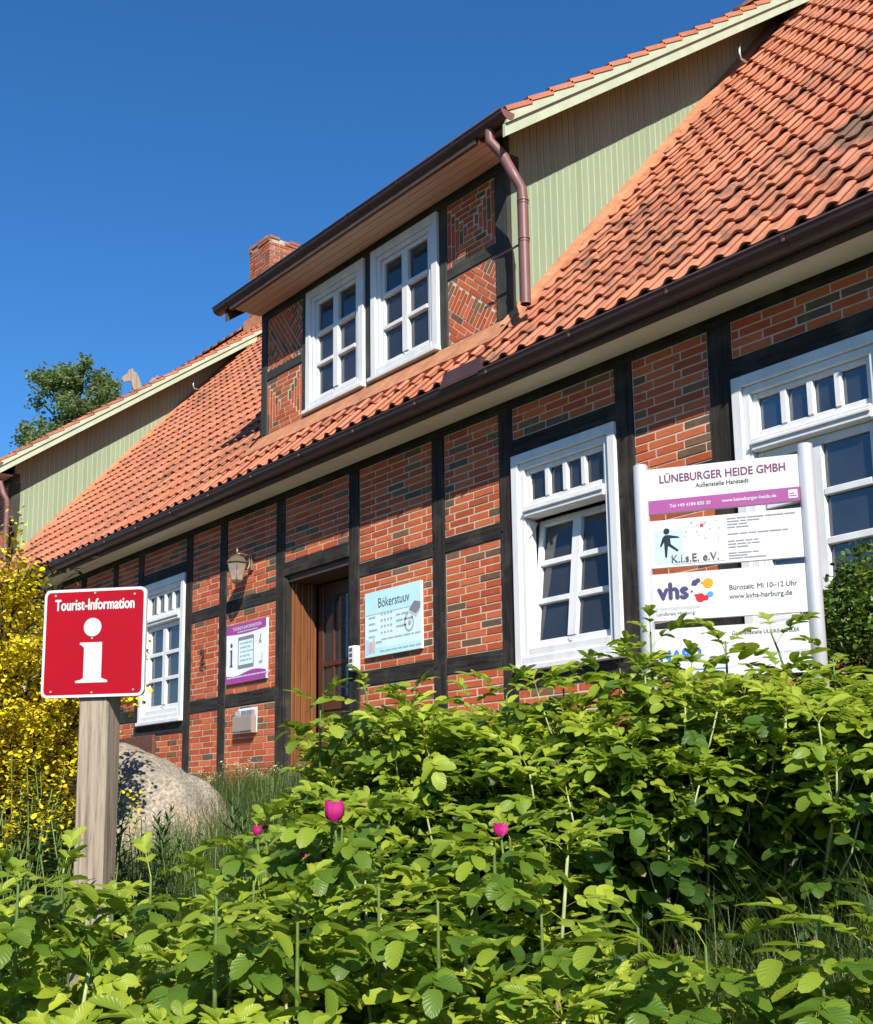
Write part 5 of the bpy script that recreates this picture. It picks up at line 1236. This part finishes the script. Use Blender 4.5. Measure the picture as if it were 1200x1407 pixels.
# ------------------------------------------------------------------ shrubs and trees
def scatter(pts, L, W, seed, tint, el=(-.6, 1.2), fold=(.1, .5), t=LT, wd=LWd):
    rng = np.random.default_rng(seed); VV, FF, TI = [], [], []; nb = 0
    tv = [leaflet(1.0, W / L, rng.uniform(*fold), rng.uniform(0, .4), t, wd) for _ in range(6)]
    for i, p in enumerate(pts):
        lv, lf = tv[i % 6]; v = lv @ rotm(rng.uniform(0, 6.28), rng.uniform(*el), rng.uniform(-.8, .8)).T * (L * rng.uniform(.7, 1.2)) + p
        VV.append(v); FF.append(lf + nb); nb += len(v); TI.append(np.full(len(v), tint(rng, p)))
    return np.concatenate(VV), np.concatenate(FF), np.clip(np.concatenate(TI), .01, .985)
SMT = np.array([0, .35, .75, 1.0]); SMW = np.array([0, 1, .8, 0])
def branchy(name, x, y, z, H, spread, nb_, seed, mat_leaf, L, W, per, label, cat, start=.35, bark='branch_bark', jit=.03, tint=None, arch=.35, keep=None, small=True):
    rng = np.random.default_rng(seed); T = empty(name, (x, y, z), label, cat); pts = []
    for k in range(nb_):
        az = 2.4 * k + rng.uniform(-.4, .4); sp = spread * math.sqrt(rng.uniform(.05, 1)); hh = H * rng.uniform(.7, 1.0) * (1 - .25 * (sp / spread) ** 2)
        br = [np.array([math.cos(az) * (.06 + sp * q ** 1.2), math.sin(az) * (.06 + sp * q ** 1.2), hh * (q - arch * .35 * q * q * (sp / spread)) / (1 - arch * .35 * sp / spread * .6)]) for q in np.linspace(0, 1, 8)]
        mb = MB(); mb.tube([np.array((x, y, z)) + b for b in br], list(np.linspace(.016, .004, 8)), 6)
        tips = [br]
        for _ in range(7):
            q = rng.uniform(.3, .95); i0 = min(int(q * 7), 6); b0 = br[i0]; a2 = az + rng.uniform(-1.4, 1.4); ll = rng.uniform(.2, .45) * H * .45
            tw = [b0 + np.array([math.cos(a2) * ll * u * .7, math.sin(a2) * ll * u * .7, ll * u * (.75 - .2 * u)]) for u in np.linspace(0, 1, 5)]; mb.tube([np.array((x, y, z)) + b for b in tw], list(np.linspace(.006, .002, 5)), 5); tips.append(tw)
        mb.build('branch', MT[bark], T, smooth=True)
        for ti, tw in enumerate(tips):
            tw = np.array(tw); s0 = start if ti == 0 else .1
            for _ in range(per if ti else per * 2):
                q = s0 + (1 - s0) * rng.random(); f = q * (len(tw) - 1); i0 = min(int(f), len(tw) - 2); pts.append(tw[i0] + (tw[i0 + 1] - tw[i0]) * (f - i0) + rng.normal(0, jit, 3))
    if keep: pts = [p for p in pts if keep(p)]
    tint = tint or (lambda r, p: r.uniform(.05, .95))
    V, F, TI = scatter(pts, L, W, seed, tint, t=SMT if small else LT, wd=SMW if small else LWd)
    o = obj('foliage', tri_mesh('foliage', V, F, MT[mat_leaf], TI), T, (x, y, z), 'stuff'); return T
x, y = spot(-40, 7.0)
z = ground_z(x, y) - .05
branchy('broom_shrub', x, y, z, (height_at(0, 740, 7.0) - z) * 1.07, .85, 44, 5, 'broom_flower', .028, .024, 170, 'broom shrub covered in yellow blossom behind the red sign', 'shrub', .42, jit=.035, tint=lambda r, p: r.uniform(.3, .98) if r.random() < .72 + .22 * (p[2] > 1.0) else r.uniform(.02, .27), keep=lambda p: p[2] > .98 + .25 * noise.noise(Vector(p) * 3) or random.random() < .10)
x, y = spot(-75, 8.0); z = ground_z(x, y) - .05
branchy('elder_shrub', x, y, z, (height_at(-75, 640, 8.0) - z) * 1.12, .45, 12, 8, 'dark_leaf', .075, .03, 14, 'dark leaved shrub at the far end beside the broom', 'shrub', .45, jit=.05, small=False)
# clipped box shrub by the wall
x, y = spot(1235, 5.9); z = ground_z(x, y) - .05; T = empty('box_shrub', (x, y, z), 'rounded box shrub with small glossy leaves under the house window', 'shrub'); rng = np.random.default_rng(4)
H = height_at(1215, 765, 5.9) - z; pts = []
mb = MB()
for k in range(7):
    a = k * .9; mb.tube([(x, y, z), (x + .12 * math.cos(a), y + .12 * math.sin(a), z + .4 * H), (x + .28 * math.cos(a), y + .28 * math.sin(a), z + .8 * H)], [.014, .009, .004], 5)
mb.build('stem', MT['branch_bark'], T, smooth=True)
while len(pts) < 19000:
    v = rng.normal(0, 1, 3); v /= np.linalg.norm(v); r = 1 - .35 * rng.random() ** 1.7
    lump = 1 + .16 * noise.noise(Vector(v * 2.2)) + .10 * noise.noise(Vector(v * 5.5)) + rng.normal(0, .03); pts.append(v * r * lump * (.43, .43, H * .5) + (0, 0, H * .5))
V, F, TI = scatter(pts, .034, .022, 9, lambda r, p: r.uniform(.15, .98), (-.5, 1.3), t=SMT, wd=SMW); obj('foliage', tri_mesh('foliage', V, F, MT['box_leaf'], TI), T, (x, y, z), 'stuff')
# tall tree behind the far end of the roof
def tree(px, py_top, d, rad, crown_h, seed, label, n=24000, leaf=.15):
    x, y = spot(px, d); z = 0.0; H = height_at(px, py_top, d); T = empty('deciduous_tree', (x, y, z), label, 'tree'); rng = np.random.default_rng(seed)
    mb = MB(); mb.tube([(x, y, z), (x + .1, y, H * .4), (x - .1, y + .1, H * .75), (x, y, H * .95)], [.32, .24, .13, .03], 10); mb.build('trunk', MT['trunk_bark'], T, smooth=True)
    cl = []; limbs = MB()
    for k in range(170):
        q = rng.random(); zc = H - crown_h * q; rmax = rad * (math.sin(math.pi * min(1, .12 + .80 * q)) ** .7); a = 2.4 * k; rr_ = rmax * math.sqrt(rng.random()); c = np.array([rr_ * math.cos(a), rr_ * math.sin(a), zc]); cl.append((c, rng.uniform(.3, .62)))
        m_ = MB(); m_.tube([(x, y, max(2, zc - 1.5)), (x + c[0] * .6, y + c[1] * .6, zc - .4), (x + c[0], y + c[1], zc + .2)], [.07, .04, .012], 5); m_.build('limb', MT['trunk_bark'], T, smooth=True)
    pts = []
    for _ in range(n):
        c, r = cl[rng.integers(len(cl))]; v = rng.normal(0, 1, 3); v /= np.linalg.norm(v); pts.append(c + v * r * rng.random() ** .8 * (1, 1, .8))
    V, F, TI = scatter(pts, leaf, leaf * .6, seed, lambda r_, p: r_.uniform(.05, .95), t=SMT, wd=SMW); obj('crown', tri_mesh('crown', V, F, MT['tree_leaf'], TI), T, (x, y, z), 'stuff')
tree(84, 507, 42, 2.1, 7.0, 31, 'tall green tree rising behind the far end of the roof')

# a clump of roadside trees across the road, seen mirrored in the window panes
rng = np.random.default_rng(77); pts = []
for k in range(26):
    c = np.array([rng.uniform(-25, -10), rng.uniform(-29, -24), 0]); hh = rng.uniform(5.5, 8.6)
    for _ in range(260):
        v = rng.normal(0, 1, 3); v /= np.linalg.norm(v); pts.append(c + v * rng.random() ** .4 * (1.9, 1.9, hh * .5) + (0, 0, hh * .5 - 1.2))
V, F, TI = scatter(pts, .55, .36, 12, lambda r_, p: r_.uniform(.05, .7), t=SMT, wd=SMW)
tag(obj('roadside_wood', tri_mesh('roadside_wood', V, F, MT['weed_leaf'], TI)), 'clump of leafy trees across the road mirrored in the window panes', 'wood', None, 'stuff')
